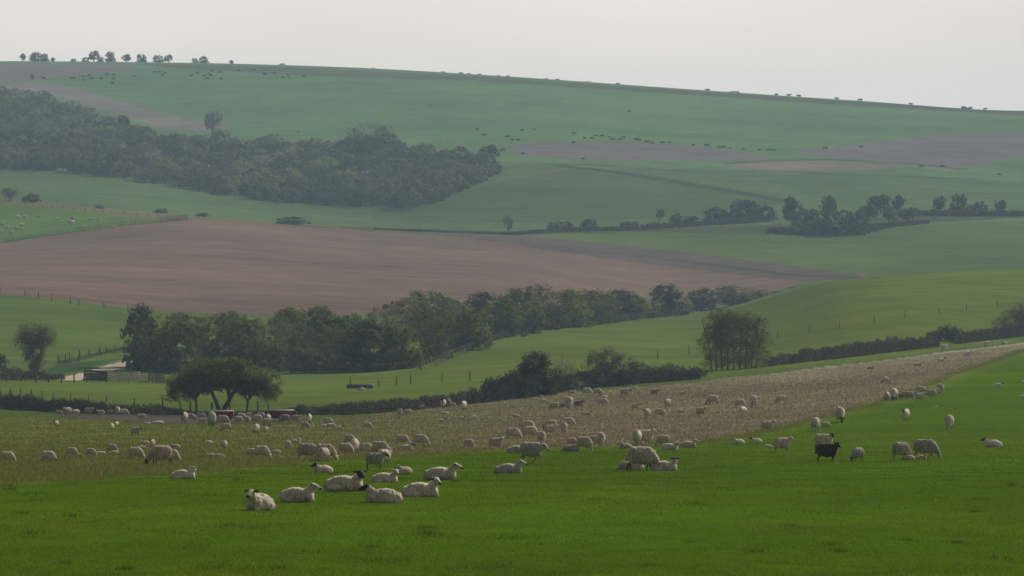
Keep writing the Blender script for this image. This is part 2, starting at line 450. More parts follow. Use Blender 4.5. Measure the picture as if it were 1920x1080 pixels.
for pl, hw, c in LINES:
    pts = []
    for a, b in zip(pl[:-1], pl[1:]):
        for k in range(4): q = hit(a[0]+(b[0]-a[0])*k/4, a[1]+(b[1]-a[1])*k/4); pts.append((q.x, q.y))
    q = hit(*pl[-1]); pts.append((q.x, q.y)); pts = np.array(pts)
    for a, b in zip(pts[:-1], pts[1:]):
        bb = np.nonzero((X > min(a[0], b[0])-20) & (X < max(a[0], b[0])+20) & (Y > min(a[1], b[1])-20) & (Y < max(a[1], b[1])+20))[0]
        if not len(bb) or np.allclose(a, b): continue
        w = np.clip(1.4 - seg_dist(Xw[bb], Yw[bb], a, b) / hw, 0, 1)[:, None]
        colr[bb] = colr[bb]*(1-w) + np.array(c)*w
# lusher band of long grass along the edge of the near pasture
for a, b in zip(EDGE[:-1], EDGE[1:]):
    A, B = hit(*a), hit(*b); A = np.array(A[:2]); B = np.array(B[:2])
    bb = np.nonzero((X > min(A[0], B[0])-4) & (X < max(A[0], B[0])+4) & (Y > min(A[1], B[1])-8) & (Y < max(A[1], B[1])+8))[0]
    w = np.clip(1.2 - seg_dist(Xw[bb], Yw[bb], A, B) / 2.2, 0, 1)[:, None] * .75
    colr[bb] = colr[bb]*(1-w) + np.array((.095, .125, .016))*w
Vall = np.stack([X, Y, Zg.ravel()], 1)
# slight unevenness of the near ground
und = .05*np.sin(X*.9+np.sin(Y*.5)*1.5)*np.sin(Y*.37+X*.21) * np.clip((Y-60)/60, 0, 1) * np.clip((600-Y)/200, 0, 1)
Vall[:, 2] += und
ii = (np.arange(ny-1)[:, None]*nu + np.arange(nu-1)[None, :]).ravel()
Fall = np.stack([ii, ii+1, ii+nu+1, ii+nu], 1)
fz = zone[ii]
NAMES = {0: 'ground', 1: 'stubble_field', 2: 'ploughed_field', 3: 'track', 4: 'hillside_fields', 5: 'mud'}
LAB = {0: 'green grass downland rolling from the near pasture up to the skyline ridge',
       1: 'brown stubble field with dry stalks where most of the sheep graze',
       2: 'wide bare brown ploughed field in the valley behind the tree belt',
       3: 'pale chalk farm track curving down to the hurdles at the left',
       4: 'pinkish bare earth patches and strips on the far hillside',
       5: 'grey trodden mud around the feed troughs under the spreading tree'}
for s in range(6):
    f = Fall[fz == s]
    if not len(f): continue
    used, inv = np.unique(f, return_inverse=True)
    me = np_mesh(NAMES[s], Vall[used], inv.reshape(-1, 4), [M['ground']], None, True)
    for an, src in (('Col', colr), ('Mask', mask)):
        a = me.color_attributes.new(an, 'FLOAT_COLOR', 'POINT')
        c = np.ones((len(used), 4), np.float32); c[:, :3] = src[used]; a.data.foreach_set('color', c.ravel())
    tag(link(NAMES[s], me), LAB[s], 'field' if s not in (3, 5) else NAMES[s], None, 'structure')
# smooth normals across the seams between the fields come from the same dense sheet

# ------------------------------------------------------------------ sky, sun, air, camera
SUN_EL, SUN_AZ = math.radians(33), math.radians(38)     # azimuth from the view axis towards the right
w = bpy.data.worlds.new("World"); scene.world = w; w.use_nodes = True
nt = w.node_tree; nt.nodes.clear()
wo = nt.nodes.new('ShaderNodeOutputWorld'); bg = nt.nodes.new('ShaderNodeBackground'); sk = nt.nodes.new('ShaderNodeTexSky')
sk.sky_type = 'NISHITA'; sk.sun_disc = False; sk.sun_elevation = SUN_EL; sk.sun_rotation = SUN_AZ
sk.air_density = 1.0; sk.dust_density = 6.0; sk.ozone_density = 1.0
hs = nt.nodes.new('ShaderNodeHueSaturation'); hs.inputs['Saturation'].default_value = .16
nt.links.new(sk.outputs[0], hs.inputs['Color'])
mixc = nt.nodes.new('ShaderNodeMix'); mixc.data_type = 'RGBA'; mixc.inputs[0].default_value = .72
nt.links.new(hs.outputs[0], mixc.inputs[6]); 
tcw = nt.nodes.new('ShaderNodeTexCoord'); sx = nt.nodes.new('ShaderNodeSeparateXYZ'); nt.links.new(tcw.outputs['Generated'], sx.inputs[0])
cr = nt.nodes.new('ShaderNodeValToRGB'); nt.links.new(sx.outputs[2], cr.inputs[0])     # thin cloud: bright low down, greyer overhead
cr.color_ramp.elements[0].position = 0.0; cr.color_ramp.elements[0].color = (1.17, 1.05, .955, 1)
cr.color_ramp.elements[1].position = .8; cr.color_ramp.elements[1].color = (.20, .22, .25, 1)
e = cr.color_ramp.elements.new(.06); e.color = (1.08, .99, .925, 1)
e = cr.color_ramp.elements.new(.3); e.color = (.34, .345, .36, 1)
scl10 = nt.nodes.new('ShaderNodeVectorMath'); scl10.operation = 'SCALE'
mpw = nt.nodes.new('ShaderNodeMapping'); mpw.inputs['Scale'].default_value = (3, 3, 14); nt.links.new(tcw.outputs['Generated'], mpw.inputs[0])
nzw = nt.nodes.new('ShaderNodeTexNoise'); nzw.inputs['Scale'].default_value = 2.2; nzw.inputs['Detail'].default_value = 5; nt.links.new(mpw.outputs[0], nzw.inputs['Vector'])
mrw = nt.nodes.new('ShaderNodeMapRange'); nt.links.new(nzw.outputs['Fac'], mrw.inputs[0]); mrw.inputs[1].default_value = .3; mrw.inputs[2].default_value = .7; mrw.inputs[3].default_value = 8.8; mrw.inputs[4].default_value = 10.1
nt.links.new(mrw.outputs[0], scl10.inputs['Scale'])
nt.links.new(cr.outputs[0], scl10.inputs[0]); 
# the veiled sun brightens its own side of the sky
dt = nt.nodes.new('ShaderNodeVectorMath'); dt.operation = 'DOT_PRODUCT'; nt.links.new(tcw.outputs['Generated'], dt.inputs[0]); dt.inputs[1].default_value = (math.sin(SUN_AZ), math.cos(SUN_AZ), 0)
mr = nt.nodes.new('ShaderNodeMapRange'); mr.interpolation_type = 'SMOOTHSTEP'
nt.links.new(dt.outputs['Value'], mr.inputs[0]); mr.inputs[1].default_value = -.6; mr.inputs[2].default_value = .7; mr.inputs[3].default_value = .26; mr.inputs[4].default_value = 1.08
sc2 = nt.nodes.new('ShaderNodeVectorMath'); sc2.operation = 'SCALE'; nt.links.new(scl10.outputs[0], sc2.inputs[0]); nt.links.new(mr.outputs[0], sc2.inputs['Scale'])
nt.links.new(sc2.outputs[0], mixc.inputs[7])
nt.links.new(mixc.outputs[2], bg.inputs[0]); bg.inputs[1].default_value = .1
nt.links.new(bg.outputs[0], wo.inputs[0])
sl = bpy.data.lights.new('sun', 'SUN'); sl.energy = 5.0; sl.angle = math.radians(3); sl.color = (1, .92, .80)
so = bpy.data.objects.new('sun', sl); COL.objects.link(so)
sd = Vector((math.sin(SUN_AZ)*math.cos(SUN_EL), math.cos(SUN_AZ)*math.cos(SUN_EL), math.sin(SUN_EL)))
so.rotation_euler = sd.to_track_quat('Z', 'Y').to_euler(); so.location = (60, 40, 60)

hz = Geo(); hz.box((0, 2060, 22), (6900, 4300, 130)); hm, hnt, hn, hl = new_mat('haze')
ho = hn.new('ShaderNodeOutputMaterial'); hv = hn.new('ShaderNodeVolumePrincipled')
hv.inputs['Density'].default_value = HAZE; hv.inputs['Color'].default_value = (.56, .80, 1.0, 1)
hv.inputs['Anisotropy'].default_value = .1
hl.new(hv.outputs[0], ho.inputs['Volume'])
tag(link('haze', hz.mesh('haze', hm)), 'pale blue haze hanging over the valley and far hill', 'haze', None, 'stuff')

cd = bpy.data.cameras.new('camera'); cam = bpy.data.objects.new('camera', cd); COL.objects.link(cam)
cam.location = (0, 0, 0); cam.rotation_euler = (math.radians(90), 0, 0)
cd.sensor_width = 36; cd.lens = 36 * F / 1920; cd.sensor_fit = 'HORIZONTAL'
cd.shift_y = -(540 - V0) / 1920; cd.clip_end = 9000; cd.clip_start = .5
scene.camera = cam
scene.view_settings.view_transform = 'Standard'; scene.view_settings.look = 'None'
scene.view_settings.exposure = 0; scene.view_settings.gamma = 1
scene.render.resolution_x = 1024; scene.render.resolution_y = 576
scene.cycles.volume_bounces = 0; scene.cycles.max_bounces = 6; scene.cycles.transparent_max_bounces = 8
# ------------------------------------------------------------------ animals
def wool_mat(name, c1, c2, leg=False):
    m, nt, nodes, links = new_mat(name)
    out = N(nodes, 'ShaderNodeOutputMaterial'); b = N(nodes, 'ShaderNodeBsdfPrincipled')
    b.inputs['Roughness'].default_value = 1; b.inputs['Specular IOR Level'].default_value = .05
    b.inputs['Sheen Weight'].default_value = .5; b.inputs['Sheen Roughness'].default_value = .3
    tc = N(nodes, 'ShaderNodeTexCoord'); oi = N(nodes, 'ShaderNodeObjectInfo')
    off = N(nodes, 'ShaderNodeVectorMath', operation='SCALE'); off.inputs[0].default_value = (17, 11, 5); links.new(oi.outputs['Random'], off.inputs['Scale'])
    ad = N(nodes, 'ShaderNodeVectorMath', operation='ADD'); links.new(tc.outputs['Object'], ad.inputs[0]); links.new(off.outputs[0], ad.inputs[1])
    f = noise_node(nodes, links, ad.outputs[0], 3.2, 4, .6)
    k = maprange(nodes, links, f, .40, .62, 0, 1)
    st = scaled_vec(nodes, links, ad.outputs[0], (22, 10, 3.5)); s = noise_node(nodes, links, st, 1., 3, .6)
    mx = N(nodes, 'ShaderNodeMix', data_type='RGBA'); links.new(k, mx.inputs[0]); mx.inputs[6].default_value = (*c1, 1); mx.inputs[7].default_value = (*c2, 1)
    sc = N(nodes, 'ShaderNodeVectorMath', operation='SCALE'); links.new(mx.outputs[2], sc.inputs[0])
    v = math_node(nodes, links, 'MULTIPLY', maprange(nodes, links, s, .3, .7, .62, 1.2), maprange(nodes, links, oi.outputs['Random'], 0, 1, .85, 1.1))
    links.new(v, sc.inputs['Scale']); links.new(sc.outputs[0], b.inputs['Base Color'])
    bp = N(nodes, 'ShaderNodeBump', Strength=.9, Distance=.03); links.new(s, bp.inputs['Height']); links.new(bp.outputs[0], b.inputs['Normal'])
    links.new(b.outputs[0], out.inputs[0]); return m
WOOL = {'cream': wool_mat('wool_cream', (.62, .54, .42), (.48, .39, .29)),
        'grey': wool_mat('wool_grey', (.44, .40, .33), (.34, .29, .26)),
        'tan': wool_mat('wool_tan', (.60, .50, .38), (.46, .35, .26)),
        'brown': wool_mat('wool_brown', (.30, .22, .16), (.22, .155, .115)),
        'black': wool_mat('wool_black', (.036, .019, .012), (.055, .024, .014)),
        'white': wool_mat('wool_white', (.76, .71, .58), (.62, .55, .44))}
SK = {'white': simple_mat('face_white', (.50, .45, .38)), 'black': simple_mat('face_black', (.014, .012, .012)),
      'grey': simple_mat('face_grey', (.20, .18, .16)), 'pink': simple_mat('muzzle_pink', (.30, .22, .19)),
      'dark': simple_mat('face_dark', (.045, .035, .030)), 'tan': simple_mat('leg_tan', (.26, .20, .14)),
      'purple': simple_mat('marking_purple', (.12, .08, .22))}
# slots: 0 fleece, 1 face, 2 ears, 3 muzzle and eye patches, 4 legs
FACES = {'white': ('white', 'white', 'pink', 'tan'), 'black': ('black', 'black', 'black', 'black'),
         'mottled': ('white', 'black', 'black', 'tan'), 'grey': ('grey', 'dark', 'dark', 'dark'),
         'dark': ('dark', 'black', 'black', 'dark')}

def cap_mesh(bm, p0, p1, r0, r1):
    p0, p1 = Vector(p0), Vector(p1); n = 6
    for i in range(n):
        t = i/(n-1); p = p0.lerp(p1, t); r = r0 + (r1-r0)*t
        ret = bmesh.ops.create_icosphere(bm, subdivisions=2, radius=r); bmesh.ops.translate(bm, verts=ret['verts'], vec=p)
    d = p1 - p0
    if d.length > 1e-4:
        ret = bmesh.ops.create_cone(bm, cap_ends=True, segments=12, radius1=r0, radius2=r1, depth=d.length)
        q = d.to_track_quat('Z', 'Y')
        for v in ret['verts']: v.co = q @ v.co + (p0 + p1)/2
def ell_mesh(bm, c, r, pitch=0, roll=0, yaw=0):
    ret = bmesh.ops.create_icosphere(bm, subdivisions=3, radius=1)
    from mathutils import Euler
    q = Euler((roll, pitch, yaw)).to_matrix()
    for v in ret['verts']: v.co = q @ Vector((v.co.x*r[0], v.co.y*r[1], v.co.z*r[2])) + Vector(c)
def prim_dist(p, pr):
    from mathutils import Euler
    if pr[0] == 'c':
        _, t, a, b, r0, r1 = pr; a = np.array(a); b = np.array(b); d = b-a
        h = np.clip(((p-a) @ d) / max(d @ d, 1e-9), 0, 1)
        return np.linalg.norm(p - a - h[:, None]*d, axis=1) - (r0 + (r1-r0)*h)
    _, t, c, r, e = pr
    q = np.array(Euler((e[1], e[0], e[2])).to_matrix()); l = (p - np.array(c)) @ q; r = np.array(r)
    k = np.linalg.norm(l/r, axis=1); return (k - 1) * r.min()

def animal(name, prims, voxel, wool=.0, smooth=3):
    """one continuous body grown from overlapping volumes; slots follow the nearest volume"""
    bm = bmesh.new()
    for pr in prims:
        if pr[0] == 'c': cap_mesh(bm, pr[2], pr[3], pr[4], pr[5])
        else: ell_mesh(bm, pr[2], pr[3], *pr[4])
    me = bpy.data.meshes.new(name + '_src'); bm.to_mesh(me); bm.free()
    o = bpy.data.objects.new('tmp', me); COL.objects.link(o)
    md = o.modifiers.new('r', 'REMESH'); md.mode = 'VOXEL'; md.voxel_size = voxel
    if smooth:
        ms = o.modifiers.new('s', 'SMOOTH'); ms.iterations = smooth; ms.factor = .5
    dg = bpy.context.evaluated_depsgraph_get()
    res = bpy.data.meshes.new_from_object(o.evaluated_get(dg)); res.name = name
    bpy.data.objects.remove(o); bpy.data.meshes.remove(me)
    n = len(res.vertices); co = np.empty(n*3, np.float32); res.vertices.foreach_get('co', co); co = co.reshape(-1, 3).astype(float)
    D = np.array([prim_dist(co, pr) for pr in prims])
    slot_v = np.array([pr[1] for pr in prims])[D.argmin(0)]
    if wool:
        no = np.empty(n*3, np.float32); res.vertices.foreach_get('normal', no); no = no.reshape(-1, 3)
        amp = np.zeros(n)
        for i in np.nonzero(slot_v == 0)[0]:
            p = co[i]
            amp[i] = wool * (noise.noise(Vector((p[0]*9, p[1]*9, p[2]*6))) + .6*noise.noise(Vector((p[0]*24, p[1]*20, p[2]*11))))
        co += no * amp[:, None]
        res.vertices.foreach_set('co', co.astype(np.float32).ravel())
    pc = np.empty(len(res.polygons)*3, np.float32); res.polygons.foreach_get('center', pc); pc = pc.reshape(-1, 3).astype(float)
    D = np.array([prim_dist(pc, pr) for pr in prims])
    # a patch painted over the head or body wins where it touches the skin
    sl = np.array([pr[1] for pr in prims])[D.argmin(0)]
    res.materials.clear()
    for _ in range(5): res.materials.append(None)
    res.polygons.foreach_set('material_index', sl.astype(np.int32)); res.polygons.foreach_set('use_smooth', np.ones(len(sl), bool))
    return res

def head(base, yaw, pitch, s=1.0):
    """sheep head: poll at base, nose towards yaw (degrees, 0 = straight ahead), pitch down positive"""
    y, p = math.radians(yaw), math.radians(pitch)
    f = Vector((math.cos(y)*math.cos(p), math.sin(y)*math.cos(p), -math.sin(p)))
    r = Vector((math.sin(y), -math.cos(y), 0)); u = r.cross(f)
    b = Vector(base)
    P = lambda a, c, d: tuple(b + f*a*s + r*c*s + u*d*s)
    out = [('c', 1, P(0, 0, 0), P(.13, 0, -.01), .098*s, .072*s), ('c', 1, P(.13, 0, -.01), P(.215, 0, -.025), .068*s, .052*s),
           ('c', 3, P(.225, 0, -.03), P(.25, 0, -.035), .052*s, .046*s),
           ('c', 1, P(.04, 0, -.045), P(.17, 0, -.06), .06*s, .035*s)]
    for sg in (-1, 1):
        out.append(('c', 3, P(.085, sg*.068, .022), P(.12, sg*.056, .018), .020*s, .016*s))
        out.append(('c', 2, P(-.005, sg*.085, .045), P(-.02, sg*.155, .05), .030*s, .034*s))
        out.append(('c', 2, P(-.02, sg*.155, .05), P(-.005, sg*.215, .03), .034*s, .014*s))
    return out
def leg(x, y, top, front, swing=0.0, s=4):
    sg = 1 if y > 0 else -1
    if front:
        k = x + swing*.45
        return [('c', 0, (x, y*.95, top), (x+swing*.25, y, .30), .095, .055), ('c', s, (x+swing*.25, y, .31), (k, y, .18), .040, .034),
                ('c', s, (k, y, .18), (k + swing*.4, y, .05), .028, .026), ('c', s, (k+swing*.4, y, .04), (k+swing*.4+.025, y, .0), .034, .038)]
    k = x - .07 + swing*.4
    return [('c', 0, (x+.02, y*.9, top), (x+.03+swing*.2, y, .34), .135, .075), ('c', s, (x+.02+swing*.2, y, .34), (k, y, .22), .050, .034),
            ('c', s, (k, y, .22), (k+.02+swing*.3, y, .05), .029, .026), ('c', s, (k+.02+swing*.3, y, .04), (k+.05+swing*.3, y, .0), .034, .038)]
def legs(sw=(0, 0, 0, 0), xf=.30, xr=-.36):
    return leg(xf, .115, .48, True, sw[0]) + leg(xf-.02, -.115, .48, True, sw[1]) + leg(xr, .12, .50, False, sw[2]) + leg(xr-.02, -.12, .50, False, sw[3])
TRUNK = [('e', 0, (0, 0, .548), (.52, .275, .300), (0, 0, 0)), ('e', 0, (-.25, 0, .575), (.27, .26, .275), (0, 0, 0)),
         ('e', 0, (.24, 0, .55), (.28, .25, .295), (0, 0, 0)), ('c', 0, (-.49, 0, .64), (-.54, 0, .40), .05, .032)]
LYING = [('e', 0, (-.06, 0, .20), (.49, .31, .275), (0, 0, 0)), ('e', 0, (-.34, .02, .17), (.25, .29, .21), (0, 0, 0)),
         ('e', 0, (.27, 0, .20), (.25, .24, .235), (0, 0, 0)), ('e', 0, (-.26, .22, .11), (.24, .13, .12), (0, 0, 0)), ('e', 0, (-.26, -.22, .11), (.24, .13, .12), (0, 0, 0)),
         ('c', 4, (-.05, .30, .03), (-.22, .33, .025), .035, .03), ('c', 0, (.34, .12, .12), (.48, .14, .06), .09, .05), ('c', 4, (.48, .14, .03), (.40, .19, .02), .036, .03),
         ('c', 0, (.34, -.12, .12), (.50, -.13, .06), .09, .05), ('c', 4, (.50, -.13, .03), (.42, -.18, .02), .036, .03), ('c', 0, (-.54, 0, .28), (-.60, .03, .10), .055, .035)]
POSES = {
 'stand': TRUNK + legs() + [('c', 0, (.36, 0, .62), (.52, 0, .78), .19, .125)] + head((.56, 0, .82), 0, 28),
 'stand_side': TRUNK + legs((.05, -.08, .05, 0)) + [('c', 0, (.36, 0, .62), (.48, -.03, .78), .19, .125)] + head((.50, -.06, .82), -65, 20),
 'walk': TRUNK + legs((.22, -.20, -.18, .22)) + [('c', 0, (.36, 0, .60), (.56, 0, .68), .20, .125)] + head((.60, 0, .70), 0, 38),
 'graze': TRUNK + legs((.08, -.10, .04, -.08)) + [('c', 0, (.34, 0, .58), (.54, 0, .40), .215, .145), ('c', 0, (.54, 0, .40), (.62, 0, .27), .135, .10)] + head((.64, 0, .25), 0, 62),
 'graze_side': TRUNK + legs((.12, -.05, 0, .1)) + [('c', 0, (.34, 0, .58), (.53, -.06, .40), .215, .145), ('c', 0, (.53, -.06, .40), (.58, -.12, .27), .135, .10)] + head((.59, -.14, .24), -50, 55),
 'lie': LYING + [('c', 0, (.31, 0, .28), (.44, 0, .48), .18, .11)] + head((.47, 0, .52), 0, 12, 1.08),
 'lie_left': LYING + [('c', 0, (.31, 0, .28), (.43, .02, .48), .18, .11)] + head((.43, .05, .53), 65, 12, 1.08),
 'lie_right': LYING + [('c', 0, (.31, 0, .28), (.43, -.02, .48), .18, .11)] + head((.43, -.05, .53), -65, 12, 1.08),
 'sleep': LYING + [('c', 0, (.34, 0, .26), (.54, .04, .18), .19, .12)] + head((.57, .05, .14), 12, 18),
}
POSE_MESH, FINAL = {}, {}
def sheep_mesh(pose, face, fleece):
    if pose not in POSE_MESH: POSE_MESH[pose] = animal('sheep_' + pose, POSES[pose], .024, .022)
    key = (pose, face, fleece)
    if key not in FINAL:
        me = POSE_MESH[pose].copy(); me.name = 'sheep_body'
        fc = FACES[face]
        ms = [WOOL[fleece], SK[fc[0]], SK[fc[1]], SK[fc[2]], SK[fc[3]]]
        if fleece == 'black': ms[1:] = [SK['black']]*4
        for i, m in enumerate(ms): me.materials[i] = m
        co = np.empty(len(me.vertices)*3, np.float32); me.vertices.foreach_get('co', co); FINAL[key] = (me, co.reshape(-1, 3))
    return FINAL[key]

POSE_WORD = {'stand': 'standing', 'stand_side': 'standing', 'walk': 'walking', 'graze': 'grazing', 'graze_side': 'grazing',
             'lie': 'lying head up', 'lie_left': 'lying head turned', 'lie_right': 'lying head turned', 'sleep': 'lying head low'}
def dirword(yaw):
    yaw %= 360
    if yaw < 50 or yaw > 310: return 'facing right'
    if 130 < yaw < 230: return 'facing left'
    return 'facing away' if yaw < 180 else 'facing the camera'
P_ = dict(S='stand', T='stand_side', W='walk', G='graze', H='graze_side', L='lie', A='lie_left', B='lie_right', D='sleep')
C_ = dict(w='white', b='black', m='mottled', g='grey', d='dark')
FL_ = dict(c='cream', g='grey', t='tan', b='brown', k='black', w='white')
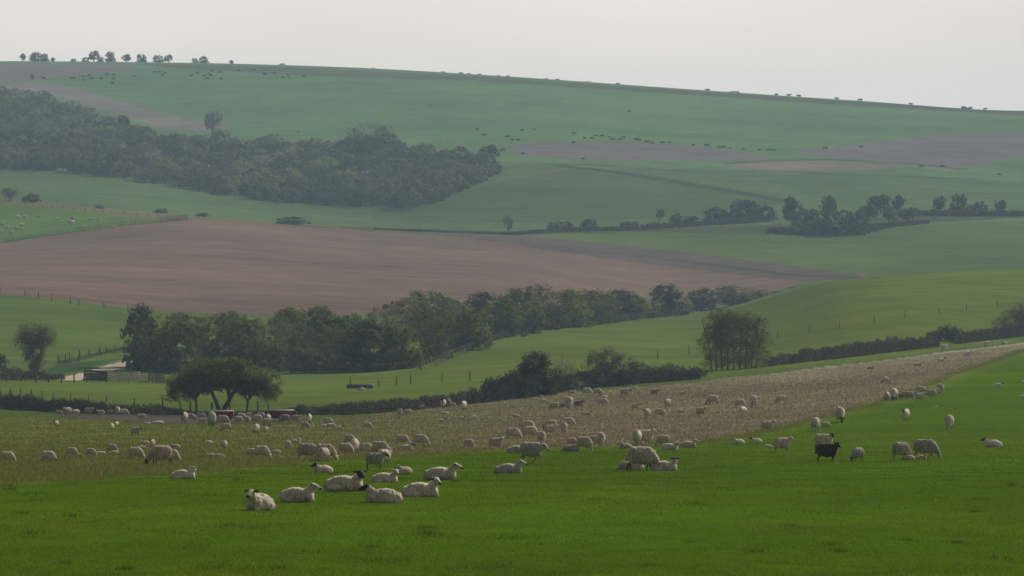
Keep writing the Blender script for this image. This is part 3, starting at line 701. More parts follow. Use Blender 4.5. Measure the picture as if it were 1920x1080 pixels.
# clusters: phrase, then (column, foot row, width px, pose, yaw, face+fleece[, own label])
CL = [
 ('of the sheep grazing at the far left end of the stubble', [
  (15,868,31,'G',10,'wc'),(92,868,33,'G',-5,'bc'),(136,856,25,'G',-5,'wc'),(171,856,23,'G',0,'wc'),(190,853,16,'D',0,'ww'),(212,850,22,'G',-35,'wt'),(214,852,24,'D',0,'wt'),
  (256,861,33,'G',-10,'wc'),(267,842,22,'D',0,'wc'),(272,840,15,'S',215,'wc'),(285,839,12,'S',250,'bc'),(298,873,55,'G',180,'bt'),(322,866,35,'G',-5,'wc')]),
 ('of the scattered sheep in the left stubble behind the grazers', [
  (105,801,10,'S',255,'bc'),(209,807,9,'S',260,'mw'),(218,801,9,'S',245,'bw'),(256,817,23,'S',0,'bg'),(327,840,24,'D',170,'wc'),(390,832,13,'L',190,'bw'),(421,843,12,'G',80,'wc'),(423,809,22,'G',180,'bc'),
  (480,813,14,'G',260,'bc'),(498,812,12,'G',240,'wc'),(539,844,15,'G',105,'wc'),(554,832,23,'B',0,'wc')]),
 ('of the flock standing in the hedge shade at the left', [
  (111,779,14,'S',180,'wc'),(126,780,17,'S',230,'wc'),(142,780,14,'S',220,'wc'),(167,778,20,'S',0,'wg'),(181,774,14,'S',0,'wc'),(188,781,18,'S',180,'wt'),(198,775,12,'S',90,'gg'),(208,778,14,'S',0,'gg'),(220,779,10,'S',270,'wc'),
  (234,779,18,'G',0,'wc'),(246,774,14,'L',180,'wc'),(265,788,18,'S',185,'wc')]),
 ('of the flock crowding round the feed troughs under the spreading tree', [
  (345,794,15,'S',255,'bc'),(359,788,19,'G',0,'gg'),(377,786,17,'S',180,'wg'),(381,796,18,'S',0,'wc'),(397,800,17,'G',90,'gg'),(419,797,27,'G',0,'wg'),(446,794,19,'G',200,'wt'),(453,788,20,'G',0,'wc'),(465,795,14,'G',300,'wt'),
  (480,794,24,'G',180,'wc'),(467,783,14,'S',0,'mw'),(490,787,20,'G',0,'bt'),(502,792,12,'S',250,'gc'),(533,793,23,'G',180,'gg'),(557,793,22,'S',0,'wc'),(504,801,25,'W',0,'bt'),(578,795,12,'S',265,'bw'),(573,803,18,'G',-5,'wc')]),
 ('of the row of big sheep along the left front edge of the stubble', [
  (345,899,53,'A',5,'wc'),(393,858,27,'D',180,'wc'),(411,858,13,'D',0,'wt'),(470,856,19,'G',175,'wc'),(493,860,33,'G',-20,'wc'),(516,850,18,'D',180,'wc'),(579,862,45,'G',0,'wg'),(612,865,45,'G',-20,'wt'),(608,866,27,'G',60,'wc'),
  (650,852,31,'G',0,'wt'),(664,850,19,'G',260,'dc'),(688,851,30,'G',0,'wc'),(694,851,18,'S',200,'mc'),(715,856,38,'G',-25,'wt')]),
 ('of the sheep resting on the near grass', [
  (604,887,41,'L',215,'bc','black-faced ewe lying by the stubble edge, cream back, head turned left'),
  (707,879,45,'S',0,'bg','grey-fleeced ewe standing on black legs with a black face, facing right'),
  (720,875,33,'S',55,'wc','cream sheep standing half hidden behind the black-legged ewe'),
  (757,888,33,'L',225,'mc','mottle-faced sheep lying just behind the long-necked cream one'),
  (723,906,57,'B',0,'wc','pale-faced sheep lying with neck raised, directly right of the black-faced pair'),
  (831,900,77,'L',5,'mc','largest mottle-faced ewe lying alone right of the resting group, looking right'),
  (648,920,85,'B',0,'bc','ribbed-fleece ewe lying facing right whose black face turns to us'),
  (563,940,82,'L',-8,'mc','long low ewe lying with mottled face pointing right, second from left at the front'),
  (487,955,58,'L',248,'mc','frontmost leftmost ewe lying face-on with black ears and striped face'),
  (713,943,86,'L',184,'bc','black-headed ewe lying facing left at the very front centre-left'),
  (790,932,79,'B',8,'mc','white-nosed ewe lying at the front, right of the black-headed one'),
  (958,889,63,'L',10,'mg','mottled ewe lying below the walking sheep, black ears pricked')]),
 ('of the sheep at the edge between stubble and grass, centre', [
  (973,850,47,'L',0,'bg'),(1001,867,57,'W',-8,'mg','pale grey sheep walking right past two lying ones, one foreleg forward'),(931,843,31,'T',0,'wt'),(881,841,22,'G',-40,'wt'),
  (1068,845,37,'D',180,'wg'),(1073,836,23,'G',0,'wt'),(1097,845,35,'H',-20,'wt'),(1114,832,22,'G',0,'wt'),(1127,838,17,'G',280,'wt')]),
 ('of the tight knot of sheep grazing in mid stubble', [
  (964,824,32,'G',-5,'wc'),(996,821,32,'G',-10,'wc'),(983,804,22,'G',190,'wc'),(991,808,29,'G',-8,'wc'),(1016,832,18,'G',290,'wt'),(1034,816,29,'S',0,'wc'),(1031,806,27,'G',185,'bc'),(1057,814,14,'S',270,'wc'),(1068,800,25,'G',-10,'wc')]),
 ('of the loose sheep in the middle of the stubble', [
  (690,805,20,'G',0,'wc'),(657,832,24,'G',-10,'wt'),(756,834,28,'G',-5,'wt'),(763,844,33,'L',-10,'dc'),(791,836,31,'G',-5,'wc'),(967,783,19,'L',180,'wc'),(890,783,13,'D',0,'ww'),(867,787,18,'B',0,'dc')]),
 ('of the sheep below the hedge, left of centre', [
  (616,797,20,'G',0,'wt'),(621,800,22,'D',0,'wc'),(606,800,11,'L',180,'bw'),(636,806,22,'L',0,'bc'),(750,781,11,'S',280,'wc'),(764,780,18,'G',190,'wc'),(790,768,13,'G',190,'dg'),(831,766,11,'S',265,'dw'),(841,764,10,'S',270,'wb'),(850,764,14,'G',0,'wc'),
  (868,770,15,'S',250,'dw'),(834,777,17,'L',190,'mw'),(829,791,18,'L',0,'bc')]),
 ('of the group grazing below the dark thicket', [
  (1015,745,8,'L',180,'ww'),(1019,753,17,'D',0,'wc'),(1039,769,21,'G',185,'wc'),(1056,766,15,'S',20,'wb'),(1067,768,16,'G',280,'wc'),(1068,758,21,'G',-10,'wc'),(1087,765,21,'S',0,'bb'),(1073,737,16,'L',0,'wc'),(1102,741,21,'G',-5,'wc'),(1122,741,19,'G',-10,'wc'),
  (1132,746,16,'L',180,'bw'),(1132,761,22,'G',-8,'wc'),(1103,778,19,'L',0,'dc'),(1174,743,22,'W',-10,'bc'),(1189,729,14,'L',0,'ww')]),
 ('of the scattered sheep on the upper stubble', [
  (1229,742,18,'S',0,'gb'),(1281,739,16,'L',0,'wt'),(1251,765,16,'S',245,'mc'),(1193,769,18,'S',0,'bc'),(1212,783,16,'T',250,'wc'),(1239,782,23,'G',-5,'wt'),(1278,774,21,'L',0,'wc'),(1316,780,24,'S',0,'wt'),(1335,759,26,'G',180,'bc'),
  (1389,763,21,'G',-10,'wc'),(1393,771,17,'D',250,'ww'),(1413,764,14,'G',95,'wc'),(1464,755,20,'H',200,'bc'),(1659,718,15,'H',215,'gc')]),
 ('of the cluster at the stubble edge, right of centre', [
  (1172,841,27,'L',215,'wg'),(1194,836,20,'S',260,'wc'),(1212,835,43,'S',-5,'wt'),(1242,836,30,'G',180,'wt'),(1259,844,37,'L',-15,'wc'),(1293,838,36,'L',0,'wc'),
  (1207,884,68,'G',-5,'dc','big ewe grazing on dark legs over two lying sheep, tallest on the near grass'),
  (1180,881,57,'D',180,'wg','low grey back of a sheep lying behind the dark-legged grazing ewe'),
  (1247,884,57,'A',5,'dc','sheep lying with black ears spread, in front of the dark-legged grazing ewe')]),
 ('of the sheep on the grass near the black one', [
  (1383,832,27,'L',200,'mw'),(1417,830,25,'L',185,'bw'),(1441,840,21,'D',0,'dc'),(1470,848,40,'S',15,'wc'),(1442,810,31,'S',5,'wc'),
  (1532,800,19,'S',30,'wc'),(1530,808,21,'G',70,'wc'),(1550,804,19,'G',10,'wc'),(1575,792,18,'G',280,'dt'),(1546,844,42,'T',0,'dc','pale sheep standing right behind the black one, dark head turned'),
  (1553,867,50,'T',0,'bk','only black sheep, dark brown back, standing side-on in the grass'),
  (1606,865,30,'G',228,'dg','sheep grazing head down just right of the black sheep')]),
 ('of the sheep on the right-hand grass slope', [
  (1697,790,19,'S',255,'gw'),(1780,807,20,'G',262,'wc'),(1692,862,42,'G',35,'wg'),(1738,860,53,'G',-5,'mg','ewe grazing nose to the grass, mottled face pointing right, lambs at its feet'),
  (1702,862,29,'D',180,'wt','lamb lying curled between two big grazing ewes'),(1729,861,20,'A',0,'wt','small lamb lying under the mottle-faced grazing ewe'),
  (1859,838,42,'L',180,'bw','black-faced sheep lying alone far right on the near grass, facing left'),(1873,724,18,'L',0,'bw'),(1918,723,14,'S',180,'dw'),(1919,746,18,'L',0,'ww')]),
 ('of the bunch huddled where grass meets stubble, upper right', [
  (1662,752,14,'G',255,'bc'),(1676,752,17,'G',265,'dc'),(1689,749,16,'S',180,'wb'),(1702,751,26,'S',180,'wg'),(1715,746,19,'S',0,'wg'),(1727,753,24,'S',10,'dc'),(1725,739,22,'G',180,'wt'),(1745,747,25,'S',180,'wc'),(1756,739,15,'S',200,'bc'),(1764,738,14,'G',280,'wc')]),
 ('of the sheep near the pale path at the top of the stubble', [
  (1634,692,17,'L',0,'wt'),(1723,686,20,'L',0,'wt'),(1767,677,17,'L',10,'dw'),(1773,659,19,'S',5,'gw'),(1816,671,18,'S',0,'ww'),(1853,651,17,'S',0,'dw'),(1883,645,12,'L',200,'ww')]),
 ('of the tiny white sheep in the far-left pasture beyond the ploughland', [
  (a, b+2, wd+1.5, ps, yw, 'w'+fl) for a, b, wd, ps, yw, fl in [(34,408,8,'G',0,'w'),(47,408,8,'G',0,'w'),(74,407,8,'S',0,'c'),(107,411,7,'G',0,'w'),(114,414,6,'L',0,'c'),(131,415,7,'G',0,'w'),(136,411,8,'G',0,'g'),(137,418,6,'G',60,'w'),(169,413,8,'G',180,'w'),(176,412,7,'G',0,'g'),
   (189,415,6,'S',270,'w'),(188,423,6,'S',290,'w'),(152,427,8,'G',180,'w'),(159,425,7,'G',0,'w'),(213,427,6,'S',290,'w'),(3,422,8,'G',180,'c'),(14,427,8,'G',0,'w'),(39,424,9,'G',180,'w'),(31,429,8,'G',180,'w'),(41,431,7,'G',0,'w'),(3,435,8,'G',0,'w'),(22,437,8,'G',0,'w')]]),
]
ORD = ['', 'second', 'third', 'fourth', 'fifth', 'sixth', 'seventh', 'eighth', 'ninth', 'tenth', 'eleventh', 'twelfth', 'thirteenth', 'fourteenth', 'fifteenth', 'sixteenth', 'seventeenth', 'eighteenth', 'nineteenth', 'twentieth', 'twenty-first', 'twenty-second', 'twenty-third', 'twenty-fourth', 'twenty-fifth', 'twenty-sixth', 'twenty-seventh', 'twenty-eighth', 'twenty-ninth', 'thirtieth']
def ordinal(i, n):
    if i == 0: return 'leftmost'
    if i == n-1: return 'rightmost'
    if i < n/2: return ORD[i] + ' from left'
    return ORD[n-1-i] + ' from right'
FW = dict(w='white-faced', b='black-faced', m='mottle-faced', g='grey-faced', d='dark-faced')
SHORT = {0: 'at the far left stubble', 1: 'in the left stubble behind the grazers', 2: 'in the hedge-shade flock at left', 3: 'in the flock at the red troughs', 4: 'in the left front stubble row',
         5: 'resting on near grass', 6: 'at the centre stubble edge', 7: 'in the mid-stubble knot', 8: 'loose in mid stubble', 9: 'below the hedge left of centre', 10: 'below the dark thicket', 11: 'scattered on upper stubble',
         12: 'in the right-centre edge cluster', 13: 'on grass near the black sheep', 14: 'on the right grass slope', 15: 'in the upper-right huddle', 16: 'by the pale path', 17: 'in the far-left pasture'}
scl = []
for ci, (phrase, items) in enumerate(CL):
    order = sorted(range(len(items)), key=lambda i: items[i][0])
    rank = {i: r for r, i in enumerate(order)}
    for i, it in enumerate(items):
        u, v, wpx, ps, yaw, fc = it[:6]
        pose = P_[ps]; me, co = sheep_mesh(pose, C_[fc[0]], FL_[fc[1]])
        p = hit(u, v)
        yw = yaw + (random.uniform(-6, 6) if v < 850 else 0); a = math.radians(yw)
        ext = co[:, 0]*math.cos(a) - co[:, 1]*math.sin(a); wid = ext.max() - ext.min()
        s = wpx * p.y / F / wid; s0 = s; s = min(1.2, max(.42, s)); scl.append((ci, u, v, round(s0, 2)))
        # a sheep leans with the slope it stands on
        hx = height(p.x+.4, p.y) - height(p.x-.4, p.y)
        cx = (ext.max() + ext.min())/2*s
        o = link('sheep', me); o.location = (p.x - cx, p.y, height(p.x - cx, p.y) - .03*s); o.scale = (s, s, s*(1.0 if ps in 'LABD' else 1.12))
        o.rotation_euler = (0, -math.atan(hx/.8)*math.cos(a), a)
        lab = it[6] if len(it) > 6 else '%s %s sheep %s, %s, %s' % (FW[fc[0]], FL_[fc[1]], POSE_WORD[pose].replace('head ', '') if ci else POSE_WORD[pose].split()[0], ordinal(rank[i], len(items)), SHORT[ci])
        if ci == 17: lab = 'tiny %s sheep %s, %s in the far-left pasture' % (FL_[fc[1]], POSE_WORD[pose], ordinal(rank[i], len(items)))
        tag(o, lab, 'sheep', 'flock of sheep grazing and resting across the fields')
bad = [t for t in scl if t[3] < .5 or t[3] > 1.12]
print('sheep', len(scl), 'clamped', bad)
for ci in range(18):
    ss = [t[3] for t in scl if t[0] == ci]; print(ci, round(float(np.mean(ss)), 2), min(ss), max(ss))

# cattle -----------------------------------------------------------------
def cow(kind):
    T = [('e', 0, (0, 0, 1.0), (.95, .36, .42), (0, 0, 0)), ('e', 0, (-.6, 0, 1.05), (.42, .33, .38), (0, 0, 0)), ('e', 0, (.55, 0, 1.02), (.42, .32, .42), (0, 0, 0)),
         ('c', 0, (-1.0, 0, 1.2), (-1.08, 0, .55), .05, .04)]
    if kind == 'lie':
        T = [('e', 0, (0, 0, .48), (.98, .46, .46), (0, 0, 0)), ('e', 0, (-.5, .1, .42), (.5, .5, .42), (0, 0, 0)), ('e', 0, (.5, 0, .52), (.42, .36, .46), (0, 0, 0)),
             ('c', 0, (.6, .25, .2), (.95, .28, .1), .1, .07), ('c', 0, (.8, 0, .7), (1.15, 0, .98), .24, .16), ('c', 1, (1.2, 0, 1.02), (1.6, 0, .82), .15, .09),
             ('c', 2, (1.15, .12, 1.08), (1.12, .34, 1.06), .06, .03), ('c', 2, (1.15, -.12, 1.08), (1.12, -.34, 1.06), .06, .03)]
        return T
    for x, fr in ((.58, 1), (.5, 1), (-.72, 0), (-.62, 0)):
        sg = 1 if x in (.58, -.72) else -1
        T += [('c', 0, (x, sg*.2, .9), (x + (.0 if fr else -.04), sg*.2, .5), .16 if fr else .2, .085), ('c', 4, (x - (0 if fr else .04), sg*.2, .5), (x, sg*.2, .05), .07, .05), ('c', 4, (x, sg*.2, .05), (x+.04, sg*.2, .0), .06, .065)]
    if kind == 'graze':
        T += [('c', 0, (.8, 0, 1.05), (1.2, 0, .6), .26, .16), ('c', 1, (1.22, 0, .5), (1.36, 0, .12), .14, .09), ('c', 2, (1.18, .1, .56), (1.14, .3, .54), .06, .03), ('c', 2, (1.18, -.1, .56), (1.14, -.3, .54), .06, .03)]
    else:
        T += [('c', 0, (.8, 0, 1.12), (1.2, 0, 1.36), .26, .17), ('c', 1, (1.24, 0, 1.38), (1.62, 0, 1.2), .15, .09), ('c', 2, (1.2, .12, 1.46), (1.16, .36, 1.44), .06, .03), ('c', 2, (1.2, -.12, 1.46), (1.16, -.36, 1.44), .06, .03)]
    return T
HIDE = {'black': simple_mat('hide_black', (.018, .015, .014), var=.3, scale=2), 'brown': simple_mat('hide_brown', (.06, .034, .022), var=.3, scale=2), 'white': simple_mat('hide_white', (.62, .57, .48), var=.15, scale=2)}
CM = {}
for k in ('graze', 'stand', 'lie'):
    base = animal('cow_' + k, cow(k), .07, 0, 2)
    for c, m in HIDE.items():
        me = base.copy(); me.name = 'cow_body'
        for i in range(5): me.materials[i] = m
        CM[k, c] = me
COWS = [
 ('on the top left pasture below the ridge trees', [(82,148,12),(137,150,13),(157,145,10),(167,144,9),(158,152,8),(172,150,10),(189,150,9),(200,142,9),(213,143,9),(213,150,8),(211,157,8),(252,144,8),(290,138,9),(300,138,9),(305,143,9),(310,139,8)]),
 ('in the upper herd left of centre', [(358,143,10),(371,139,8),(383,145,8),(391,140,7),(395,144,9),(389,150,9),(397,135,7),(411,138,9),(414,150,8),(447,135,9),(477,134,7),(496,142,9),(515,139,8),(531,148,9),(541,142,8),(541,148,7),(569,146,9)]),
 ('in the middle of the big far green field', [(510,255,10),(519,255,9),(559,249,7),(895,244,8),(908,256,9),(952,259,10),(961,265,9),(971,265,9),(978,246,8),(1002,245,7),(943,284,11),(981,289,9),(1093,300,8),(1179,211,8)]),
 ('in the line along the lavender strip', [(1076,253,10),(1075,270,10),(1096,261,8),(1109,260,9),(1117,257,9),(1129,258,10),(1142,258,8),(1150,264,10),(1163,264,9),(1169,260,8),(1192,262,11),(1198,266,10),(1213,269,11),(1223,271,9),(1242,271,11),(1256,270,8)]),
 ('strung out right of the lavender strip', [(1300,274,7),(1325,276,11),(1348,279,10),(1357,278,9),(1369,280,7),(1394,282,7),(1424,283,7),(1442,284,10),(1451,284,9),(1547,281,11),(1614,278,9),(1727,314,8),(1767,315,11),(1873,330,10)]),
 ('silhouetted along the skyline ridge', [(831,140,7),(864,141.5,8),(879,143,7),(899,144.5,7),(934,147,6),(952,148,7),(1023,152.5,6),(1045,154,7),(1158,161.5,7),(1327,174.5,8),(1456,183,8),(1479,184,9),(1498,185.5,9),(1569,189.5,8),(1613,191.5,9),(1708,198.5,7),(1807,204,10),(1820,205,8),(1847,207,7)]),
 ('on the far green field, pale against the grass', [(807,200,8),(829,266,9),(1206,267,7),(1574,280,6),(1798,320,9),(411,140,6)]),
]
RIDGE_Y = lambda u: float(pchip(UC, KY[17], np.array([float(u)]))[0])
for ci, (ph, items) in enumerate(COWS):
    order = sorted(range(len(items)), key=lambda i: items[i][0]); rank = {i: r for r, i in enumerate(order)}
    for i, (u, v, wd) in enumerate(items):
        rr = random.random()
        k = 'stand' if (ci == 5 and rr < .5) else ('lie' if (rr > .82 and ci != 5) else 'graze')
        c = 'white' if ci == 6 else ('brown' if random.random() < .3 else 'black')
        if ci == 5:
            yy = RIDGE_Y(u) - 2; x = (u-U0)/F*yy; p = Vector((x, yy, height(x, yy)))
        else: p = hit(u, v)
        wd = wd + 1.6 if ci == 5 else wd
        yaw = random.choice((0, 180)) + random.uniform(-30, 30)
        s = min(1.15, max(.55, wd*p.y/F/2.5))
        o = link('cow', CM[k, c]); o.location = p; o.rotation_euler = (0, 0, math.radians(yaw)); o.scale = (s, s, s)
        tag(o, '%s cow %s, %s %s' % ({'black': 'black', 'brown': 'dark brown', 'white': 'pale'}[c], {'graze': 'grazing', 'stand': 'standing', 'lie': 'lying'}[k], ordinal(rank[i], len(items)), ph), 'cow', 'cattle on the far hillside')
# ------------------------------------------------------------------ trees and bushes
PROTO = {}
def proto(kind, i):
    k = (kind, i)
    if k not in PROTO:
        sd = 100 + i*17 + sum(map(ord, kind))
        if kind == 'dome': PROTO[k] = (tree_meshes(sd, GREENS, 6, 6, 260, 26, .30, .6, crown_from=.04, lumps=8, stems=3), 6, 6)
        elif kind == 'fresh': PROTO[k] = (tree_meshes(sd, GREENS + FRESH, 6, 6.5, 240, 26, .30, .6, crown_from=.05, lumps=8, stems=3), 6, 6.5)
        elif kind == 'brown': PROTO[k] = (tree_meshes(sd, BROWNS + OLIVE[:1], 6, 6, 210, 26, .34, .28, crown_from=.06, lumps=8, stems=4), 6, 6)
        elif kind == 'dark': PROTO[k] = (tree_meshes(sd, DARKS + GREENS[2:3], 5, 7, 240, 26, .30, .55, crown_from=.08, lumps=8, stems=1), 5, 7)
        elif kind == 'far': PROTO[k] = (tree_meshes(sd, DARKS + [(.085,.095,.055), (.10,.10,.06)], 7, 6, 130, 18, .5, .6, crown_from=.25, lumps=6, stems=1, trunk_r=.3), 7, 6)
        elif kind == 'far_bush': PROTO[k] = (tree_meshes(sd, DARKS + BROWNS[1:2] + [(.085,.095,.055)], 7, 5, 130, 18, .5, .6, crown_from=.0, lumps=6, stems=2), 7, 5)
        elif kind == 'sparse': PROTO[k] = (tree_meshes(sd, BROWNS[:2] + DARKS[:1], 7, 7, 190, 12, .5, .22, crown_from=.15, lumps=6, stems=1, trunk_r=.3), 7, 7)
    return PROTO[k]
first = {}
def plant(kind, i, u, vb, wpx, hpx, label, cat='tree', group=None, name=None, rot=None, y=None):
    meshes, W, H = proto(kind, i)
    if y: x = (u-U0)/F*y; p = Vector((x, y, height(x, y)))
    else: p = hit(u, vb)
    key = (kind, i)
    nm = name or {'bush': 'bush', 'tree': 'tree', 'shrub': 'shrub'}.get(cat, 'tree')
    if key not in first:
        first[key] = make_tree(meshes, p, nm); r = first[key]
    else:
        r = copy_thing(first[key], p); r.name = nm
        if 'group' in r: del r['group']
    r.location = p; r.rotation_euler = (0, 0, rot if rot is not None else random.uniform(0, 6.28))
    sx = wpx*p.y/F/W; r.scale = (sx, sx, hpx*p.y/F/H)
    tag(r, label, cat, group)
    return r

# the belt of trees crossing the valley, from the hurdles at the left to behind the hill
BELT = [ # u, top, base, width, kind, label
 (265,568,688,66,'dark','tall dark tree at the left end of the tree belt, above the chalk track'),
 (310,590,694,128,'dome','big round dome-shaped tree at the left end of the belt behind the hurdles'),
 (352,584,640,80,'fresh','fresh green treetop showing behind the big dome-shaped tree'),
 (408,588,688,88,'brown','brownish tree just right of the big dome, above the spreading thorn tree'),
 (440,580,640,70,'fresh','light green treetop standing above the spreading thorn tree against ploughed earth'),
 (470,596,692,96,'dome','wide dull green tree directly behind the spreading thorn tree'),
 (528,600,696,84,'brown','brown twiggy tree right above the right end of the thorn tree'),
 (547,572,640,86,'fresh','rounded green treetop rising first right of the thorn tree'),
 (590,571,650,84,'dome','green tree with flat top in the back row, against ploughed earth'),
 (572,618,700,76,'brown','low brown bushy tree with a bare stem at the belt foot'),
 (622,588,660,64,'dark','narrow dark treetop in the dip of the belt, left part'),
 (634,608,697,88,'brown','rounded brown-green tree in front of the dip of the belt'),
 (690,598,697,98,'dark','wide dark tree with deep shade at its foot'),
 (672,584,650,70,'fresh','low light-green treetop behind the wide dark tree'),
 (748,610,692,80,'fresh','bright leafy tree at the belt corner beside the pale fence'),
 (725,570,650,90,'brown','brown-topped tree rising behind the bright leafy one'),
 (770,556,640,90,'dome','broad tree left below the highest bright crown of the belt'),
 (806,543,630,96,'fresh','highest bright green crown near the middle of the belt'),
 (812,585,676,74,'brown','brownish tree by the pale fence below the highest crown'),
 (850,566,640,86,'brown','olive-brown crown right of the highest bright crown'),
 (872,574,658,90,'fresh','tall green tree standing forward where the belt bends by the fence'),
 (905,546,625,76,'dark','dark square-topped tree just past the bend of the belt'),
 (945,552,632,76,'fresh','green tree with light stems, second past the bend'),
 (978,538,622,84,'dome','rounded tree in the higher right stretch of the belt'),
 (1020,532,618,90,'brown','brown-green highest crown of the right stretch of the belt'),
 (990,568,626,60,'fresh','small bright tree in front of the right stretch crowns'),
 (1060,540,612,80,'dome','dull green crown right of the highest crown of the right stretch'),
 (1078,562,614,64,'fresh','bright rounded tree by the fence in the right stretch'),
 (1118,539,603,84,'dome','broad crown in the right stretch above a bright small tree'),
 (1126,565,606,52,'fresh','small bright bush-like tree at the fence, right stretch'),
 (1162,542,597,78,'dark','dark broad crown near the thinning end of the belt'),
 (1205,556,594,66,'fresh','low light-green trees where the belt thins out'),
 (1248,532,590,62,'dark','separate dark upright tree after the gap in the belt'),
 (1274,562,589,50,'fresh','low bright tree at the foot of the separate dark tree'),
 (1315,538,584,60,'dark','rounded tree sinking behind the green hill, left one'),
 (1376,535,582,74,'dome','wide tree half sunk behind the green hill crest'),
 (1418,541,572,54,'brown','last broad treetop peeping over the green hill crest'),
 (1452,545,562,30,'fresh','small treetop peeping over the hill crest'),
 (1487,538,550,26,'fresh','tiniest rightmost treetop peeping over the hill crest')]
def behind(u, y0=1120): return y0
for j, (u, top, vb, w_, kd, lab) in enumerate(BELT):
    if u > 1300:   # rooted in the hidden dip beyond the hill: only the tops show
        y = 1120 + (u-1300)*.15
        x = (u-U0)/F*y; zb = height(x, y); vbase = V0 - zb/y*F
        plant(kd, j % 3, u, 0, w_*1.08, (vbase-top)*1.04, lab, 'tree', 'trees of the belt crossing the valley', y=y)
    else: plant(kd, j % 3, u, vb, w_*1.24, (vb-top)*1.03, lab, 'tree', 'trees of the belt crossing the valley')

# far tree line along the valley hedge, right
FARL = [
 (1345,388,416,58,'far_bush','low dark bush at the left end of the far right tree clump'),(1395,371,414,70,'far_bush','large round dark bush in the far right clump, highest at its left'),
 (1434,385,414,50,'far_bush','dark bush sloping down right of the large round bush'),(1487,371,428,46,'far','pointed small tree between the round bushes far right'),
 (1512,388,434,62,'far_bush','wide low bush below the pointed small tree'),(1551,368,420,40,'far','round-topped tree standing over the far thicket'),
 (1560,395,442,72,'far_bush','widest dark thicket in the middle of the far right clump'),(1605,392,440,50,'far_bush','dark scrub right of the widest far thicket'),(1645,366,404,46,'far','domed tree behind the trio with visible trunks'),
 (1626,386,424,46,'far','left umbrella-shaped tree of the far trio with bare trunks'),(1668,388,418,36,'far','middle umbrella tree of the far trio with bare trunks'),(1700,390,420,40,'far','right umbrella tree of the far trio with bare trunks'),
 (1686,367,402,32,'far','small round tree just right of the domed tree'),(1761,369,400,28,'far','small upright tree left of the square-topped one, far right'),(1797,362,402,36,'far_bush','square-topped dark tree at the far right hedge'),
 (1832,379,403,50,'far_bush','sloping dark scrub right of the square-topped tree'),(1875,376,403,24,'far','last little round tree at the far right edge'),
 (1237,393,416,18,'far','slim little tree in the far hedge, left of two bushes'),(1268,400,418,28,'far_bush','small round bush beside the slim tree in the far hedge'),(1105,408,432,36,'far_bush','low rounded bush in the middle of the far hedge'),
 (1050,415,430,56,'far_bush','long flat bush in the far hedge right of the lone sapling'),(953,402,438,22,'sparse','lone pale upright sapling in the far hedge line'),(1180,414,428,44,'far_bush','flattened bush in the far hedge between gaps'),
 (1295,405,420,40,'far_bush','low bush joining the far hedge to the right clump'),
 (18,350,378,44,'sparse','pale rounded bush by the left edge above the sheep pasture'),(60,362,379,36,'far_bush','low grey scrub right of the pale bush at the left edge'),
 (187,385,391,20,'far_bush','tiny dark scrub patch above the far-left pasture'),(302,391,399,28,'far_bush','second dark scrub patch above the ploughed field corner'),(380,399,406,30,'far_bush','third dark scrub patch at the ploughed field corner'),
 (548,406,421,70,'far_bush','long low dark hedge patch above the ploughed field'),
 (398,207,252,40,'sparse','lone bare round tree at the foot of the pink slope'),(232,217,246,26,'far','bush standing up from the upper edge of the wood'),
 (695,230,300,110,'sparse','big bare twiggy tree rising above the wood'),(915,273,304,40,'far','rounded tree at the right tip of the wood'),(880,285,306,28,'far_bush','small bush left of the rounded tree at the wood tip'),(930,316,326,16,'far_bush','tiny bush below the right tip of the wood'),
 (60,139,151,10,'far','tiny tree at the corner of the top left pasture')]
for j, (u, top, vb, w_, kd, lab) in enumerate(FARL):
    plant(kd, j % 3, u, vb, w_*1.05, (vb-top)*1.0, lab, 'bush' if 'bush' in kd else 'tree', 'distant trees and scrub across the valley')
RIDGE = [(42,102,16),(68,97,28),(84,101,20),(100,109,12),(138,110,14),(160,108,16),(176,97,24),(188,106,16),(207,97,24),(236,103,22),(265,101,24),(297,104,24),(316,104,20),(365,109,16),(382,106,22),(433,114,12),(529,119,14)]
for j, (u, top, w_) in enumerate(RIDGE):
    yy = RIDGE_Y(u) - 4; x = (u-U0)/F*yy; vb = V0 - height(x, yy)/yy*F
    o_ = ['leftmost', 'second from left', 'third from left', 'fourth from left', 'fifth from left', 'sixth from left', 'seventh from left', 'eighth from left', 'middle', 'eighth from right', 'seventh from right', 'sixth from right', 'fifth from right', 'fourth from right', 'third from right', 'second from right', 'rightmost'][j]
    plant('far_bush' if j % 3 else 'far', j % 3, u, vb, w_*1.0, (vb-top)*1.0 + 1, 'small dark tree on the skyline at the left, ' + o_ + ' of the ridge trees', 'tree', 'trees along the skyline', y=yy)
for j, (u, wd) in enumerate([(1375, 30), (1102, 12), (700, 10), (1810, 22)]):
    yy = RIDGE_Y(u) - 3
    plant('far_bush', j % 3, u, 0, wd, 4.5, 'flat dark scrub on the skyline, ' + ['right of centre and widest', 'near the middle', 'left of centre', 'far right'][j], 'bush', 'scrub along the skyline', y=yy)

